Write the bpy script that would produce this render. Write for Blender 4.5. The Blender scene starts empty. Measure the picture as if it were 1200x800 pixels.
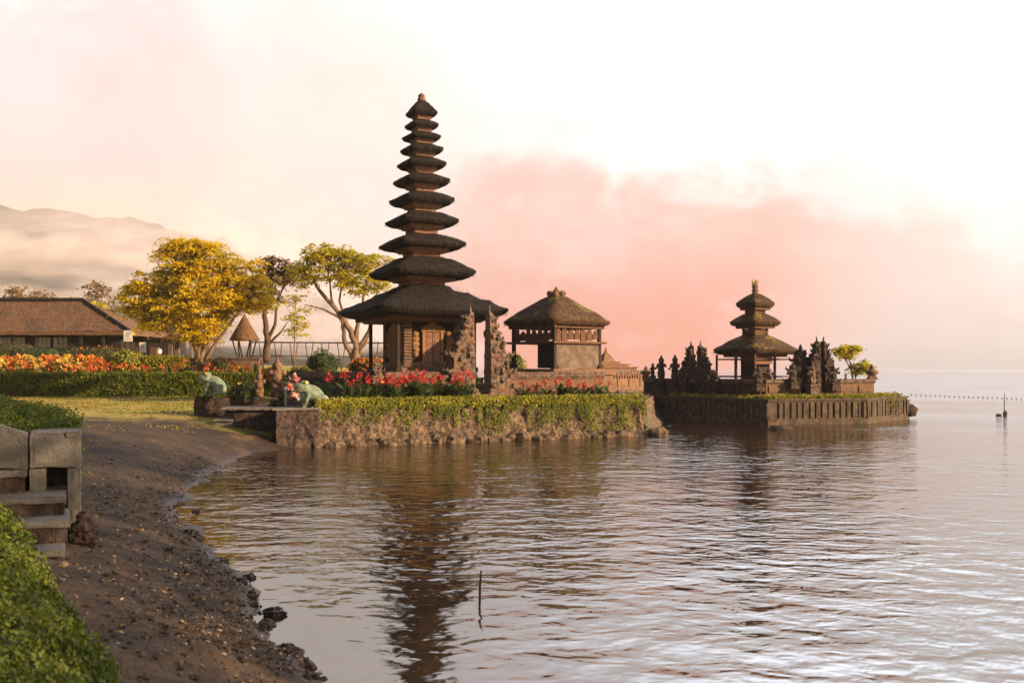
import bpy, math, random
import numpy as np
from mathutils import Vector, Matrix, noise

random.seed(7)
rng = np.random.default_rng(7)
R = math.radians
scene = bpy.context.scene
COL = scene.collection

# ---------------------------------------------------------------- camera
H = 2.4                      # eye height over the lake
F = 1200 * 35 / 36           # focal length in photo pixels
HOR = 432                    # horizon row in the photo
cam_d = bpy.data.cameras.new("camera")
cam = bpy.data.objects.new("camera", cam_d)
COL.objects.link(cam)
cam.location = (0, 0, H)
cam.rotation_euler = (R(90), 0, 0)
cam_d.lens = 35
cam_d.sensor_width = 36
cam_d.shift_y = (HOR - 400) / 1200
cam_d.clip_start = 0.1
cam_d.clip_end = 8000
cam_d.dof.use_dof = True
cam_d.dof.focus_distance = 40
cam_d.dof.aperture_fstop = 3.2
scene.camera = cam

# ---------------------------------------------------------------- light
SUN_DIR = Vector((0.93, -0.36, 0)).normalized()
SUN_EL = R(17)
scene.view_settings.view_transform = 'Standard'
scene.view_settings.look = 'None'
scene.view_settings.gamma = 1
EXPOSURE = 0.75
scene.view_settings.exposure = EXPOSURE
scene.view_settings.use_curve_mapping = False
scene.cycles.max_bounces = 8
scene.cycles.volume_bounces = 4
scene.cycles.transparent_max_bounces = 8
scene.cycles.sample_clamp_indirect = 6

sd = bpy.data.lights.new("sun", 'SUN')
sd.energy = 5.0
sd.angle = R(0.6)
sd.color = (1.0, 0.67, 0.39)
sun = bpy.data.objects.new("sun", sd)
COL.objects.link(sun)
to_sun = Vector((SUN_DIR.x * math.cos(SUN_EL), SUN_DIR.y * math.cos(SUN_EL), math.sin(SUN_EL)))
sun.rotation_euler = to_sun.to_track_quat('Z', 'Y').to_euler()

world = bpy.data.worlds.new("World")
scene.world = world
world.use_nodes = True


class NT:
    """small helper for building node trees"""
    def __init__(s, tree):
        s.t = tree
        s.n = tree.nodes
        s.l = tree.links

    def node(s, typ, **kw):
        n = s.n.new(typ)
        for k, v in kw.items():
            if k.startswith("_"):
                setattr(n, k[1:], v)
        return n

    def put(s, sock, v):
        if hasattr(v, "is_output") or isinstance(v, bpy.types.NodeSocket):
            s.l.new(v, sock)
        elif isinstance(v, (tuple, list)) and len(v) == 3 and sock.type == 'RGBA':
            sock.default_value = (*v, 1)
        else:
            sock.default_value = v

    def math(s, op, a, b=0.0, c=None, clamp=False):
        n = s.n.new("ShaderNodeMath")
        n.operation = op
        n.use_clamp = clamp
        s.put(n.inputs[0], a)
        s.put(n.inputs[1], b)
        if c is not None:
            s.put(n.inputs[2], c)
        return n.outputs[0]

    def smooth(s, v, lo, hi, a=0.0, b=1.0, kind='SMOOTHSTEP'):
        n = s.n.new("ShaderNodeMapRange")
        n.interpolation_type = kind
        s.put(n.inputs[0], v)
        n.inputs[1].default_value = lo
        n.inputs[2].default_value = hi
        n.inputs[3].default_value = a
        n.inputs[4].default_value = b
        return n.outputs[0]

    def mix(s, f, a, b, blend='MIX'):
        n = s.n.new("ShaderNodeMix")
        n.data_type = 'RGBA'
        n.blend_type = blend
        s.put(n.inputs[0], f)
        s.put(n.inputs[6], a)
        s.put(n.inputs[7], b)
        return n.outputs[2]

    def noise(s, vec, scale, detail=4, rough=0.55, dist=0.0):
        n = s.n.new("ShaderNodeTexNoise")
        if vec is not None:
            s.l.new(vec, n.inputs['Vector'])
        n.inputs['Scale'].default_value = scale
        n.inputs['Detail'].default_value = detail
        n.inputs['Roughness'].default_value = rough
        n.inputs['Distortion'].default_value = dist
        return n.outputs[0]

    def noise_col(s, vec, scale):
        n = s.n.new("ShaderNodeTexNoise")
        s.l.new(vec, n.inputs['Vector'])
        n.inputs['Scale'].default_value = scale
        n.inputs['Detail'].default_value = 3
        return n.outputs['Color']

    def mapping(s, vec, scale=(1, 1, 1), rot=(0, 0, 0), loc=(0, 0, 0)):
        n = s.n.new("ShaderNodeMapping")
        s.l.new(vec, n.inputs[0])
        n.inputs['Scale'].default_value = scale
        n.inputs['Rotation'].default_value = rot
        n.inputs['Location'].default_value = loc
        return n.outputs[0]


def build_world():
    w = NT(world.node_tree)
    w.n.clear()
    out = w.node("ShaderNodeOutputWorld")
    sky = w.node("ShaderNodeTexSky")
    sky.sky_type = 'NISHITA'
    sky.sun_disc = False
    sky.sun_elevation = SUN_EL
    sky.sun_rotation = math.atan2(SUN_DIR.x, SUN_DIR.y)
    sky.air_density = 1.4
    sky.dust_density = 3.0
    bg_sky = w.node("ShaderNodeBackground")
    w.l.new(sky.outputs[0], bg_sky.inputs[0])
    bg_sky.inputs[1].default_value = 0.05
    tc = w.node("ShaderNodeTexCoord")
    d = tc.outputs['Generated']
    sep = w.node("ShaderNodeSeparateXYZ")
    w.l.new(d, sep.inputs[0])
    x, y, z = sep.outputs
    az = w.math('MULTIPLY', w.math('ARCTAN2', x, y), 180 / math.pi)      # degrees, + to the right
    el = w.math('MULTIPLY', w.math('ARCSINE', z), 180 / math.pi)
    # cloud billows: noise in direction space, stretched sideways
    v1 = w.mapping(d, scale=(1, 1, 1.5))
    n_big = w.noise(v1, 5.0, 6, 0.55, 0.3)
    n_mid = w.noise(v1, 14.0, 6, 0.58, 0.6)
    n_soft = w.noise(v1, 2.2, 3, 0.5)
    wob = w.math('ADD', w.math('MULTIPLY', w.math('SUBTRACT', n_big, 0.5), 7.0),
                 w.math('MULTIPLY', w.math('SUBTRACT', n_mid, 0.5), 3.2))
    elw = w.math('ADD', el, wob)
    azw = w.math('ADD', az, w.math('MULTIPLY', wob, 1.0))
    def c(r, g, b_, k=1.0):                      # a sky colour as seen (8 bit), turned into radiance at this exposure
        f = lambda v: (v / 255 / 12.92 if v < 10 else ((v / 255 + 0.055) / 1.055) ** 2.4) * k / 2 ** EXPOSURE
        return (f(r), f(g), f(b_))
    # high veil of cloud: cream left, bright white right
    k_r = w.smooth(az, -24, 27)
    c_top = w.mix(k_r, c(250, 234, 229), c(255, 250, 248, 1.25))
    c_mid = w.mix(k_r, c(250, 224, 208), c(254, 243, 239, 1.15))
    col = w.mix(w.smooth(elw, 3, 15), c_mid, c_top)
    col = w.mix(w.math('MULTIPLY', w.smooth(w.math('ADD', w.math('MULTIPLY', n_soft, 0.6), w.math('MULTIPLY', n_big, 0.5)), 0.50, 0.66, 0, 0.85), w.smooth(az, 10, 24, 1, 0.25)), col, c(241, 212, 206))
    col = w.mix(w.math('MULTIPLY', w.smooth(w.math('ADD', n_big, w.math('MULTIPLY', n_mid, 0.5)), 0.80, 0.98), w.smooth(el, 5, 12)), col, c(255, 247, 243, 1.05))
    # brightness added high on the right, mostly above the frame, to lighten the water
    col = w.mix(w.math('MULTIPLY', w.smooth(el, 10, 29), w.smooth(az, -8, 20, 0.10, 1)), col, c(244, 246, 255, 3.4))
    # glowing cream patch left of the tall pagoda
    g = w.math('MULTIPLY', w.smooth(azw, -22, -9), w.smooth(azw, -8, 2, 1, 0))
    g = w.math('MULTIPLY', g, w.math('MULTIPLY', w.smooth(elw, 2, 9), w.smooth(elw, 16, 21, 1, 0)))
    col = w.mix(w.math('MULTIPLY', g, 0.6), col, c(255, 240, 228))
    # salmon cloud bank over the lake
    v3 = w.mapping(d, scale=(1, 1, 1.25))
    pf = w.math('MULTIPLY', w.math('ABSOLUTE', w.math('SUBTRACT', w.noise(v3, 8.5, 5, 0.5, 0.4), 0.5)), 4.2)
    edge = w.math('ADD', elw, w.math('MULTIPLY', w.math('SUBTRACT', 0.45, pf), 2.6))
    azk = w.math('ADD', azw, w.math('MULTIPLY', w.math('SUBTRACT', pf, 0.45), -3.5))
    m = w.math('MULTIPLY', w.smooth(azk, -6.5, -1.0), w.smooth(azw, 13, 36, 1, 0))
    top = w.smooth(w.math('ADD', edge, w.math('MULTIPLY', w.smooth(az, 8, 26), 3.5)), 9.4, 13.2, 1, 0)
    m = w.math('MULTIPLY', m, top)
    pink = w.mix(w.smooth(elw, 1, 12), c(238, 152, 126), c(243, 204, 193))
    pink = w.mix(w.math('MULTIPLY', w.smooth(pf, 0.0, 0.55, 0.75, 0), w.smooth(elw, 5, 11)), pink, c(246, 206, 192))
    pink = w.mix(w.smooth(w.math('ADD', n_mid, w.math('MULTIPLY', elw, 0.012)), 0.50, 0.80, 0, 0.4), pink, c(250, 220, 208))
    pink = w.mix(w.smooth(n_big, 0.52, 0.30, 0, 0.3), pink, c(231, 158, 138))
    pink = w.mix(w.smooth(az, 9, 24, 0, 0.75), pink, c(240, 210, 198))
    col = w.mix(w.math('MULTIPLY', m, 0.95), col, pink)
    # pink under-glow at the left too
    low = w.math('MULTIPLY', w.smooth(elw, 0, 9.5, 1, 0), w.smooth(az, 2, -8))
    col = w.mix(w.math('MULTIPLY', low, 0.75), col, c(240, 204, 190))
    # grey band low on the right (rain haze over the far shore)
    gb = w.math('MULTIPLY', w.smooth(azw, 13, 23), w.smooth(elw, -0.5, 8.5, 1, 0))
    col = w.mix(w.math('MULTIPLY', gb, 0.85), col, c(212, 199, 190))
    gb2 = w.math('MULTIPLY', w.smooth(az, 8, 20), w.smooth(el, 0.2, 1.6, 1, 0))
    col = w.mix(w.math('MULTIPLY', gb2, 0.6), col, c(206, 192, 187))
    # clouds thin out overhead and behind the viewer: open sky there
    bg_cloud = w.node("ShaderNodeBackground")
    w.l.new(col, bg_cloud.inputs[0])
    bg_cloud.inputs[1].default_value = 1.1
    front = w.math('MULTIPLY', w.smooth(w.math('ABSOLUTE', w.math('SUBTRACT', az, 12)), 42, 90, 1, 0.05), w.smooth(el, 32, 55, 1, 0.06))
    front = w.math('MULTIPLY', front, w.smooth(n_soft, 0.2, 0.35, 0.93, 1))
    mx = w.node("ShaderNodeMixShader")
    w.put(mx.inputs[0], front)
    w.l.new(bg_sky.outputs[0], mx.inputs[1])
    w.l.new(bg_cloud.outputs[0], mx.inputs[2])
    w.l.new(mx.outputs[0], out.inputs[0])


build_world()

# ---------------------------------------------------------------- helpers
MATS = {}


def mat(name, c1, c2=None, scale=4.0, rough=0.85, bump=0.0, bscale=None, stretch=(1, 1, 1), transl=0.0,
        lo=0.35, hi=0.68, c3=None, s3=1.2, lo3=0.55, hi3=0.7, up3=False, spec=0.3, rand=0.0):
    if name in MATS:
        return MATS[name]
    m = bpy.data.materials.new(name)
    m.use_nodes = True
    t = NT(m.node_tree)
    bs = t.n["Principled BSDF"]
    out = t.n["Material Output"]
    tc = t.node("ShaderNodeTexCoord")
    v = t.mapping(tc.outputs['Object'], scale=stretch)
    col = None
    nz = None
    if c2 is not None:
        nz = t.noise(v, scale, 6, 0.6)
        col = t.mix(t.smooth(nz, lo, hi), c1, c2)
    if c3 is not None:
        k = t.smooth(t.noise(tc.outputs['Object'], s3, 5, 0.65), lo3, hi3)
        if up3:
            ge = t.node("ShaderNodeNewGeometry")
            sp = t.node("ShaderNodeSeparateXYZ")
            t.l.new(ge.outputs['Normal'], sp.inputs[0])
            k = t.math('MULTIPLY', k, t.smooth(sp.outputs[2], 0.1, 0.6))
        col = t.mix(k, col if col is not None else c1, c3)
    if rand > 0:
        ge = t.node("ShaderNodeNewGeometry")
        r = ge.outputs['Random Per Island']
        base = col if col is not None else c1
        hsv = t.node("ShaderNodeHueSaturation")
        t.put(hsv.inputs['Color'], base)
        t.put(hsv.inputs['Value'], t.math('ADD', 1 - rand, t.math('MULTIPLY', r, 2 * rand)))
        t.put(hsv.inputs['Hue'], t.math('ADD', 0.485, t.math('MULTIPLY', r, 0.03)))
        col = hsv.outputs[0]
    t.put(bs.inputs['Base Color'], col if col is not None else c1)
    bs.inputs['Roughness'].default_value = rough
    bs.inputs['Specular IOR Level'].default_value = spec
    if bump > 0:
        b = t.node("ShaderNodeBump")
        b.inputs['Strength'].default_value = bump
        b.inputs['Distance'].default_value = 0.06
        bn = t.noise(v, bscale or scale * 2.2, 6, 0.65)
        t.l.new(bn, b.inputs['Height'])
        t.l.new(b.outputs[0], bs.inputs['Normal'])
    if transl > 0:
        tr = t.node("ShaderNodeBsdfTranslucent")
        t.put(tr.inputs[0], col if col is not None else c1)
        mx = t.node("ShaderNodeMixShader")
        mx.inputs[0].default_value = transl
        t.l.new(bs.outputs[0], mx.inputs[1])
        t.l.new(tr.outputs[0], mx.inputs[2])
        t.l.new(mx.outputs[0], out.inputs[0])
    MATS[name] = m
    return m


def at(px, py, Y):
    """point of the place seen at photo pixel (px, py), Y metres ahead"""
    return Vector(((px - 600) / F * Y, Y, H - (py - HOR) / F * Y))


def gpt(px, Y, z=0.0):
    return Vector(((px - 600) / F * Y, Y, z))


class MB:
    """collects shapes into one mesh"""
    def __init__(s):
        s.v = []
        s.f = []
        s.mi = []
        s.nv = 0
        s.cur = 0

    def add(s, verts, faces):
        verts = np.asarray(verts, dtype=float).reshape(-1, 3)
        o = s.nv
        s.v.append(verts)
        s.nv += len(verts)
        for f in faces:
            s.f.append(tuple(i + o for i in f))
            s.mi.append(s.cur)
        return s

    def box(s, c, size, rz=0.0, taper=1.0, jit=0.0):
        x, y, z = size[0] / 2, size[1] / 2, size[2] / 2
        vs = []
        ca, sa = math.cos(rz), math.sin(rz)
        for k, (a, b, d) in enumerate(((-1, -1, -1), (1, -1, -1), (1, 1, -1), (-1, 1, -1), (-1, -1, 1), (1, -1, 1), (1, 1, 1), (-1, 1, 1))):
            q = taper if d > 0 else 1
            px, py, pz = a * x * q, b * y * q, d * z
            if jit:
                px += random.uniform(-jit, jit); py += random.uniform(-jit, jit); pz += random.uniform(-jit, jit)
            vs.append((c[0] + px * ca - py * sa, c[1] + px * sa + py * ca, c[2] + pz))
        return s.add(vs, [(3, 2, 1, 0), (4, 5, 6, 7), (0, 1, 5, 4), (1, 2, 6, 5), (2, 3, 7, 6), (3, 0, 4, 7)])

    def tube(s, pts, rad, n=7):
        pts = [Vector(p) for p in pts]
        if not hasattr(rad, '__len__'):
            rad = [rad] * len(pts)
        vs, fs = [], []
        ref = Vector((0.31, 0.17, 0.93)).normalized()
        for i, p in enumerate(pts):
            d = (pts[min(i + 1, len(pts) - 1)] - pts[max(i - 1, 0)]).normalized()
            a = d.cross(ref)
            if a.length < 1e-3:
                a = d.cross(Vector((1, 0, 0)))
            a.normalize()
            b = d.cross(a)
            for k in range(n):
                t = 2 * math.pi * k / n
                vs.append(p + (a * math.cos(t) + b * math.sin(t)) * rad[i])
        for i in range(len(pts) - 1):
            for k in range(n):
                k2 = (k + 1) % n
                fs.append((i * n + k, i * n + k2, (i + 1) * n + k2, (i + 1) * n + k))
        fs.append(tuple(range(n - 1, -1, -1)))
        fs.append(tuple((len(pts) - 1) * n + k for k in range(n)))
        return s.add([tuple(v) for v in vs], fs)

    def rough_box(s, c, size, rz=0.0, amp=0.012, seed=0.0, cell=0.06):
        """masonry block: subdivided box with worn, chipped faces"""
        ca, sa = math.cos(rz), math.sin(rz)
        hx, hy, hz = (q / 2 for q in size)
        for ax, sg in ((0, 1), (0, -1), (1, 1), (1, -1), (2, 1), (2, -1)):
            a1, a2 = [(1, 2), (0, 2), (0, 1)][ax]
            hh = (hx, hy, hz)
            n1 = max(2, min(60, int(2 * hh[a1] / cell))); n2 = max(2, min(60, int(2 * hh[a2] / cell)))
            vs, fs = [], []
            for j in range(n2 + 1):
                for i in range(n1 + 1):
                    p = [0, 0, 0]
                    p[ax] = sg * hh[ax]; p[a1] = -hh[a1] + 2 * hh[a1] * i / n1; p[a2] = -hh[a2] + 2 * hh[a2] * j / n2
                    q = Vector((p[0] + c[0] + seed, p[1] + c[1], p[2] + c[2]))
                    e = sorted(abs(abs(p[k]) - hh[k]) for k in range(3))
                    chip = max(0, noise.noise(q * 5) + 0.25) * amp * 2.2 if e[1] < 0.03 else 0
                    d = amp * 0.6 * noise.noise(q * 11) + amp * 0.7 * noise.noise(q * 3.1) - chip
                    L = math.sqrt(sum(x * x for x in p)) or 1
                    n_ = [x / max(h_, 1e-6) for x, h_ in zip(p, hh)]
                    n_ = [x if abs(x) > 0.93 else 0 for x in n_]
                    p = [x + d * y for x, y in zip(p, n_)]
                    vs.append((c[0] + p[0] * ca - p[1] * sa, c[1] + p[0] * sa + p[1] * ca, c[2] + p[2]))
            for j in range(n2):
                for i in range(n1):
                    k = j * (n1 + 1) + i
                    f = (k, k + 1, k + n1 + 2, k + n1 + 1)
                    fs.append(f if (sg > 0) != (ax == 1) else f[::-1])
            s.add(vs, fs)
        return s

    def lathe(s, prof, c=(0, 0, 0), n=14):
        vs, fs = [], []
        for r, z in prof:
            for k in range(n):
                t = 2 * math.pi * k / n
                vs.append((c[0] + r * math.cos(t), c[1] + r * math.sin(t), c[2] + z))
        m = len(prof)
        for i in range(m - 1):
            for k in range(n):
                k2 = (k + 1) % n
                fs.append((i * n + k, i * n + k2, (i + 1) * n + k2, (i + 1) * n + k))
        fs.append(tuple(range(n - 1, -1, -1)))
        fs.append(tuple((m - 1) * n + k for k in range(n)))
        return s.add(vs, fs)

    def stack(s, levels, c=(0, 0, 0), rz=0.0):
        """square stacked outline: (halfx, halfy, z) from the bottom up"""
        vs, fs = [], []
        ca, sa = math.cos(rz), math.sin(rz)
        for hx, hy, z in levels:
            for a, b in ((-1, -1), (1, -1), (1, 1), (-1, 1)):
                x, y = a * hx, b * hy
                vs.append((c[0] + x * ca - y * sa, c[1] + x * sa + y * ca, c[2] + z))
        m = len(levels)
        for i in range(m - 1):
            for k in range(4):
                k2 = (k + 1) % 4
                fs.append((i * 4 + k, i * 4 + k2, (i + 1) * 4 + k2, (i + 1) * 4 + k))
        fs.append((3, 2, 1, 0))
        fs.append(tuple((m - 1) * 4 + k for k in range(4)))
        return s.add(vs, fs)

    def prism(s, poly, z0, z1):
        """upright prism over a plan polygon (counter-clockwise)"""
        n = len(poly)
        vs = [(p[0], p[1], z0) for p in poly] + [(p[0], p[1], z1) for p in poly]
        fs = [tuple(range(n - 1, -1, -1)), tuple(range(n, 2 * n))]
        fs += [(k, (k + 1) % n, n + (k + 1) % n, n + k) for k in range(n)]
        return s.add(vs, fs)

    def blob(s, c, r, seed=0.0, amp=0.0, fr=2.0, n=10, m=7, rot=None):
        """lumpy ellipsoid"""
        vs, fs = [], []
        r = (r, r, r) if not hasattr(r, '__len__') else r
        for j in range(m + 1):
            ph = math.pi * j / m
            for k in range(n):
                t = 2 * math.pi * k / n
                p = Vector((math.sin(ph) * math.cos(t), math.sin(ph) * math.sin(t), -math.cos(ph)))
                q = 1 + amp * noise.noise(p * fr + Vector((seed, seed * 1.7, seed * 0.3))) if amp else 1
                v = Vector((p.x * r[0] * q, p.y * r[1] * q, p.z * r[2] * q))
                if rot is not None:
                    v = rot @ v
                vs.append((c[0] + v.x, c[1] + v.y, c[2] + v.z))
        for j in range(m):
            for k in range(n):
                k2 = (k + 1) % n
                fs.append((j * n + k, j * n + k2, (j + 1) * n + k2, (j + 1) * n + k))
        return s.add(vs, fs)

    def leaves(s, P, N, size, asp=0.55):
        """diamond leaves at points P facing N"""
        P = np.asarray(P); N = np.asarray(N)
        n = len(P)
        if n == 0:
            return s
        N = N / (np.linalg.norm(N, axis=1, keepdims=True) + 1e-9)
        rv = rng.normal(size=(n, 3))
        A = np.cross(N, rv); A /= (np.linalg.norm(A, axis=1, keepdims=True) + 1e-9)
        B = np.cross(N, A)
        sz = (np.asarray(size) * rng.uniform(0.6, 1.3, n))[:, None]
        V = np.stack([P - A * sz, P + B * sz * asp + N * sz * 0.12, P + A * sz, P - B * sz * asp + N * sz * 0.12], axis=1).reshape(-1, 3)
        o = s.nv
        s.v.append(V); s.nv += len(V)
        s.f += [(o + 4 * i, o + 4 * i + 1, o + 4 * i + 2, o + 4 * i + 3) for i in range(n)]
        s.mi += [s.cur] * n
        return s

    def build(s, name, mats, parent=None, smooth=False, loc=None, rz=0.0):
        me = bpy.data.meshes.new(name)
        V = np.concatenate(s.v) if s.v else np.zeros((0, 3))
        me.from_pydata(V.tolist(), [], s.f)
        if not isinstance(mats, (list, tuple)):
            mats = [mats]
        for m in mats:
            me.materials.append(m)
        if len(mats) > 1:
            me.polygons.foreach_set("material_index", s.mi)
        if smooth:
            me.polygons.foreach_set("use_smooth", [True] * len(me.polygons))
        me.update()
        o = bpy.data.objects.new(name, me)
        COL.objects.link(o)
        if parent is not None:
            o.parent = parent
        if loc is not None:
            o.location = loc
        if rz:
            o.rotation_euler.z = rz
        return o


def tag(o, label=None, cat=None, group=None, kind=None):
    if label: o["label"] = label
    if cat: o["category"] = cat
    if group: o["group"] = group
    if kind: o["kind"] = kind
    return o


def empty(name, loc, label, cat, group=None, rz=0.0):
    o = bpy.data.objects.new(name, None)
    o.empty_display_size = 0.3
    COL.objects.link(o)
    o.location = loc
    o.rotation_euler.z = rz
    return tag(o, label, cat, group)


def copy_tree(o, parent=None):
    c = o.copy()
    COL.objects.link(c)
    if parent is not None:
        c.parent = parent
    for ch in list(o.children):
        copy_tree(ch, c)
    return c


def smoothstep(a, b, x):
    t = np.clip((x - a) / (b - a), 0, 1)
    return t * t * (3 - 2 * t)


def vnoise(x, y, seed=0, octaves=4):
    """cheap value noise on arrays"""
    out = np.zeros_like(x); amp = 1.0; tot = 0
    for k in range(octaves):
        xi = np.floor(x).astype(int); yi = np.floor(y).astype(int)
        fx = x - xi; fy = y - yi
        fx = fx * fx * (3 - 2 * fx); fy = fy * fy * (3 - 2 * fy)
        def h(a, b):
            q = np.sin(a * 127.1 + b * 311.7 + (seed + k) * 74.7) * 43758.5453
            return q - np.floor(q)
        v = (h(xi, yi) * (1 - fx) + h(xi + 1, yi) * fx) * (1 - fy) + (h(xi, yi + 1) * (1 - fx) + h(xi + 1, yi + 1) * fx) * fy
        out += amp * v; tot += amp
        amp *= 0.5; x = x * 2.03 + 11.3; y = y * 2.03 + 7.7
    return out / tot


def grid(xs, ys, Z):
    mb = MB()
    X, Y = np.meshgrid(xs, ys)
    nx, ny = len(xs), len(ys)
    V = np.stack([X, Y, Z], -1).reshape(-1, 3)
    idx = np.arange(nx * ny).reshape(ny, nx)
    q = np.stack([idx[:-1, :-1], idx[:-1, 1:], idx[1:, 1:], idx[1:, :-1]], -1).reshape(-1, 4)
    mb.add(V, [tuple(r) for r in q.tolist()])
    return mb


# ---------------------------------------------------------------- terrain
LAND = np.array([(260, -200), (60, -45), (33, -8), (30, 9), (24, 14), (17, 11), (14.5, 2), (10, -8), (3.5, -5), (0.9, 1.5), (-0.6, 4.8), (-1.51, 7.61), (-1.98, 8.54), (-2.5, 9.73), (-3.1, 11.3), (-4.15, 13.5),  # points right of the viewer form an unseen spit added for the shade trees
                 (-5.3, 15.7), (-5.85, 17.2), (-6.5, 20.3), (-7.2, 24.8), (-7.35, 28.6), (-6.6, 30.4), (-4.5, 33), (0, 37), (3, 42), (3, 62), (-14, 84), (-60, 120), (-150, 260),
                 (-170, 800), (-3500, 3500), (-3500, -3500), (260, -3500)])


def land_sdf(X, Y):
    P = np.stack([X.ravel(), Y.ravel()], -1)
    d = np.full(len(P), 1e9)
    inside = np.zeros(len(P), bool)
    n = len(LAND)
    for i in range(n):
        a, b = LAND[i], LAND[(i + 1) % n]
        ab = b - a
        t = np.clip(((P - a) @ ab) / (ab @ ab), 0, 1)
        d = np.minimum(d, np.linalg.norm(P - (a + t[:, None] * ab), axis=1))
        c = ((a[1] > P[:, 1]) != (b[1] > P[:, 1]))
        with np.errstate(divide='ignore', invalid='ignore'):
            xx = a[0] + (P[:, 1] - a[1]) / (b[1] - a[1]) * (b[0] - a[0])
        inside ^= c & (P[:, 0] < xx)
    return np.where(inside, d, -d).reshape(X.shape)


def ground_h(X, Y):
    X = np.asarray(X, float); Y = np.asarray(Y, float)
    d = land_sdf(X, Y)
    wob = (vnoise(X * 0.9, Y * 0.9, 3, 3) - 0.5) * 0.5
    d2 = d + wob * np.clip(1.2 - np.abs(d) / 6, 0, 1)
    z = np.where(d2 > 0, (0.92 + 0.3 * smoothstep(14, 9, Y)) * (1 - np.exp(-np.maximum(d2, 0) / 2.4)), np.maximum(d2 * 0.16, -1.6))
    near = np.clip(1.4 - d2 / 7, 0.15, 1) * (d2 > -1)
    z = z + near * ((vnoise(X * 1.7, Y * 1.7, 9, 3) - 0.5) * 0.10 + (vnoise(X * 6, Y * 6, 5, 3) - 0.5) * 0.05)
    rise = smoothstep(53.5, 57, Y) * 0.6 + smoothstep(57, 78, Y) * 1.2
    z = z + np.where(d > 0, rise * smoothstep(0, 4, d), 0)
    return z


xs = np.unique(np.concatenate([-np.geomspace(17, 3500, 40), np.arange(-17, 0.5, 0.09), np.geomspace(0.6, 3500, 40)]))
ys = np.unique(np.concatenate([-np.geomspace(2, 3500, 26), np.arange(-2, 4, 0.5), np.arange(4, 16, 0.07), np.arange(16, 33, 0.13), np.arange(33, 62, 0.6), np.geomspace(62, 3500, 50)]))
GX, GY = np.meshgrid(xs, ys)
GZ = ground_h(GX, GY)
gm = grid(xs, ys, GZ)


def ground_material():
    m = bpy.data.materials.new("ground")
    m.use_nodes = True
    t = NT(m.node_tree)
    bs = t.n["Principled BSDF"]
    tc = t.node("ShaderNodeTexCoord")
    v = tc.outputs['Object']
    sp = t.node("ShaderNodeSeparateXYZ")
    t.l.new(v, sp.inputs[0])
    n1 = t.noise(v, 0.9, 7, 0.65)
    n2 = t.noise(v, 9, 6, 0.7)
    n3 = t.noise(v, 45, 4, 0.7)
    mud = t.mix(t.smooth(n1, 0.35, 0.65), (0.028, 0.017, 0.010), (0.085, 0.050, 0.025))
    mud = t.mix(t.smooth(n2, 0.45, 0.7), mud, (0.018, 0.012, 0.009))
    mud = t.mix(t.smooth(n3, 0.62, 0.75), mud, (0.13, 0.085, 0.05))
    n4 = t.noise(v, 0.35, 5, 0.6)
    gr = t.mix(t.smooth(n2, 0.3, 0.7), (0.24, 0.25, 0.022), (0.42, 0.37, 0.04))
    gr = t.mix(t.smooth(n4, 0.42, 0.62), gr, (0.40, 0.28, 0.07))
    # lawn grows back from the shore, past a ragged edge
    ed = t.math('ADD', sp.outputs[1], t.math('MULTIPLY', n1, 7.0))
    k = t.smooth(ed, 33.5, 36.5)
    k = t.math('MULTIPLY', k, t.smooth(n2, 0.22, 0.42, 0.35, 1))
    t.put(bs.inputs['Base Color'], t.mix(k, mud, gr))
    wet = t.smooth(sp.outputs[2], 0.0, 0.13)
    wetk = t.math('ADD', wet, t.math('MULTIPLY', t.math('SUBTRACT', n2, 0.5), 0.5), clamp=True)
    t.put(bs.inputs['Roughness'], t.smooth(wetk, 0, 1, 0.42, 0.92, 'LINEAR'))
    b = t.node("ShaderNodeBump")
    b.inputs['Strength'].default_value = 0.9
    b.inputs['Distance'].default_value = 0.05
    hgt = t.math('ADD', t.math('MULTIPLY', n2, 1.0), t.math('MULTIPLY', n3, 0.35))
    t.l.new(hgt, b.inputs['Height'])
    t.l.new(b.outputs[0], bs.inputs['Normal'])
    return m


tag(gm.build("ground", ground_material(), smooth=True), kind="structure")


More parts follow.
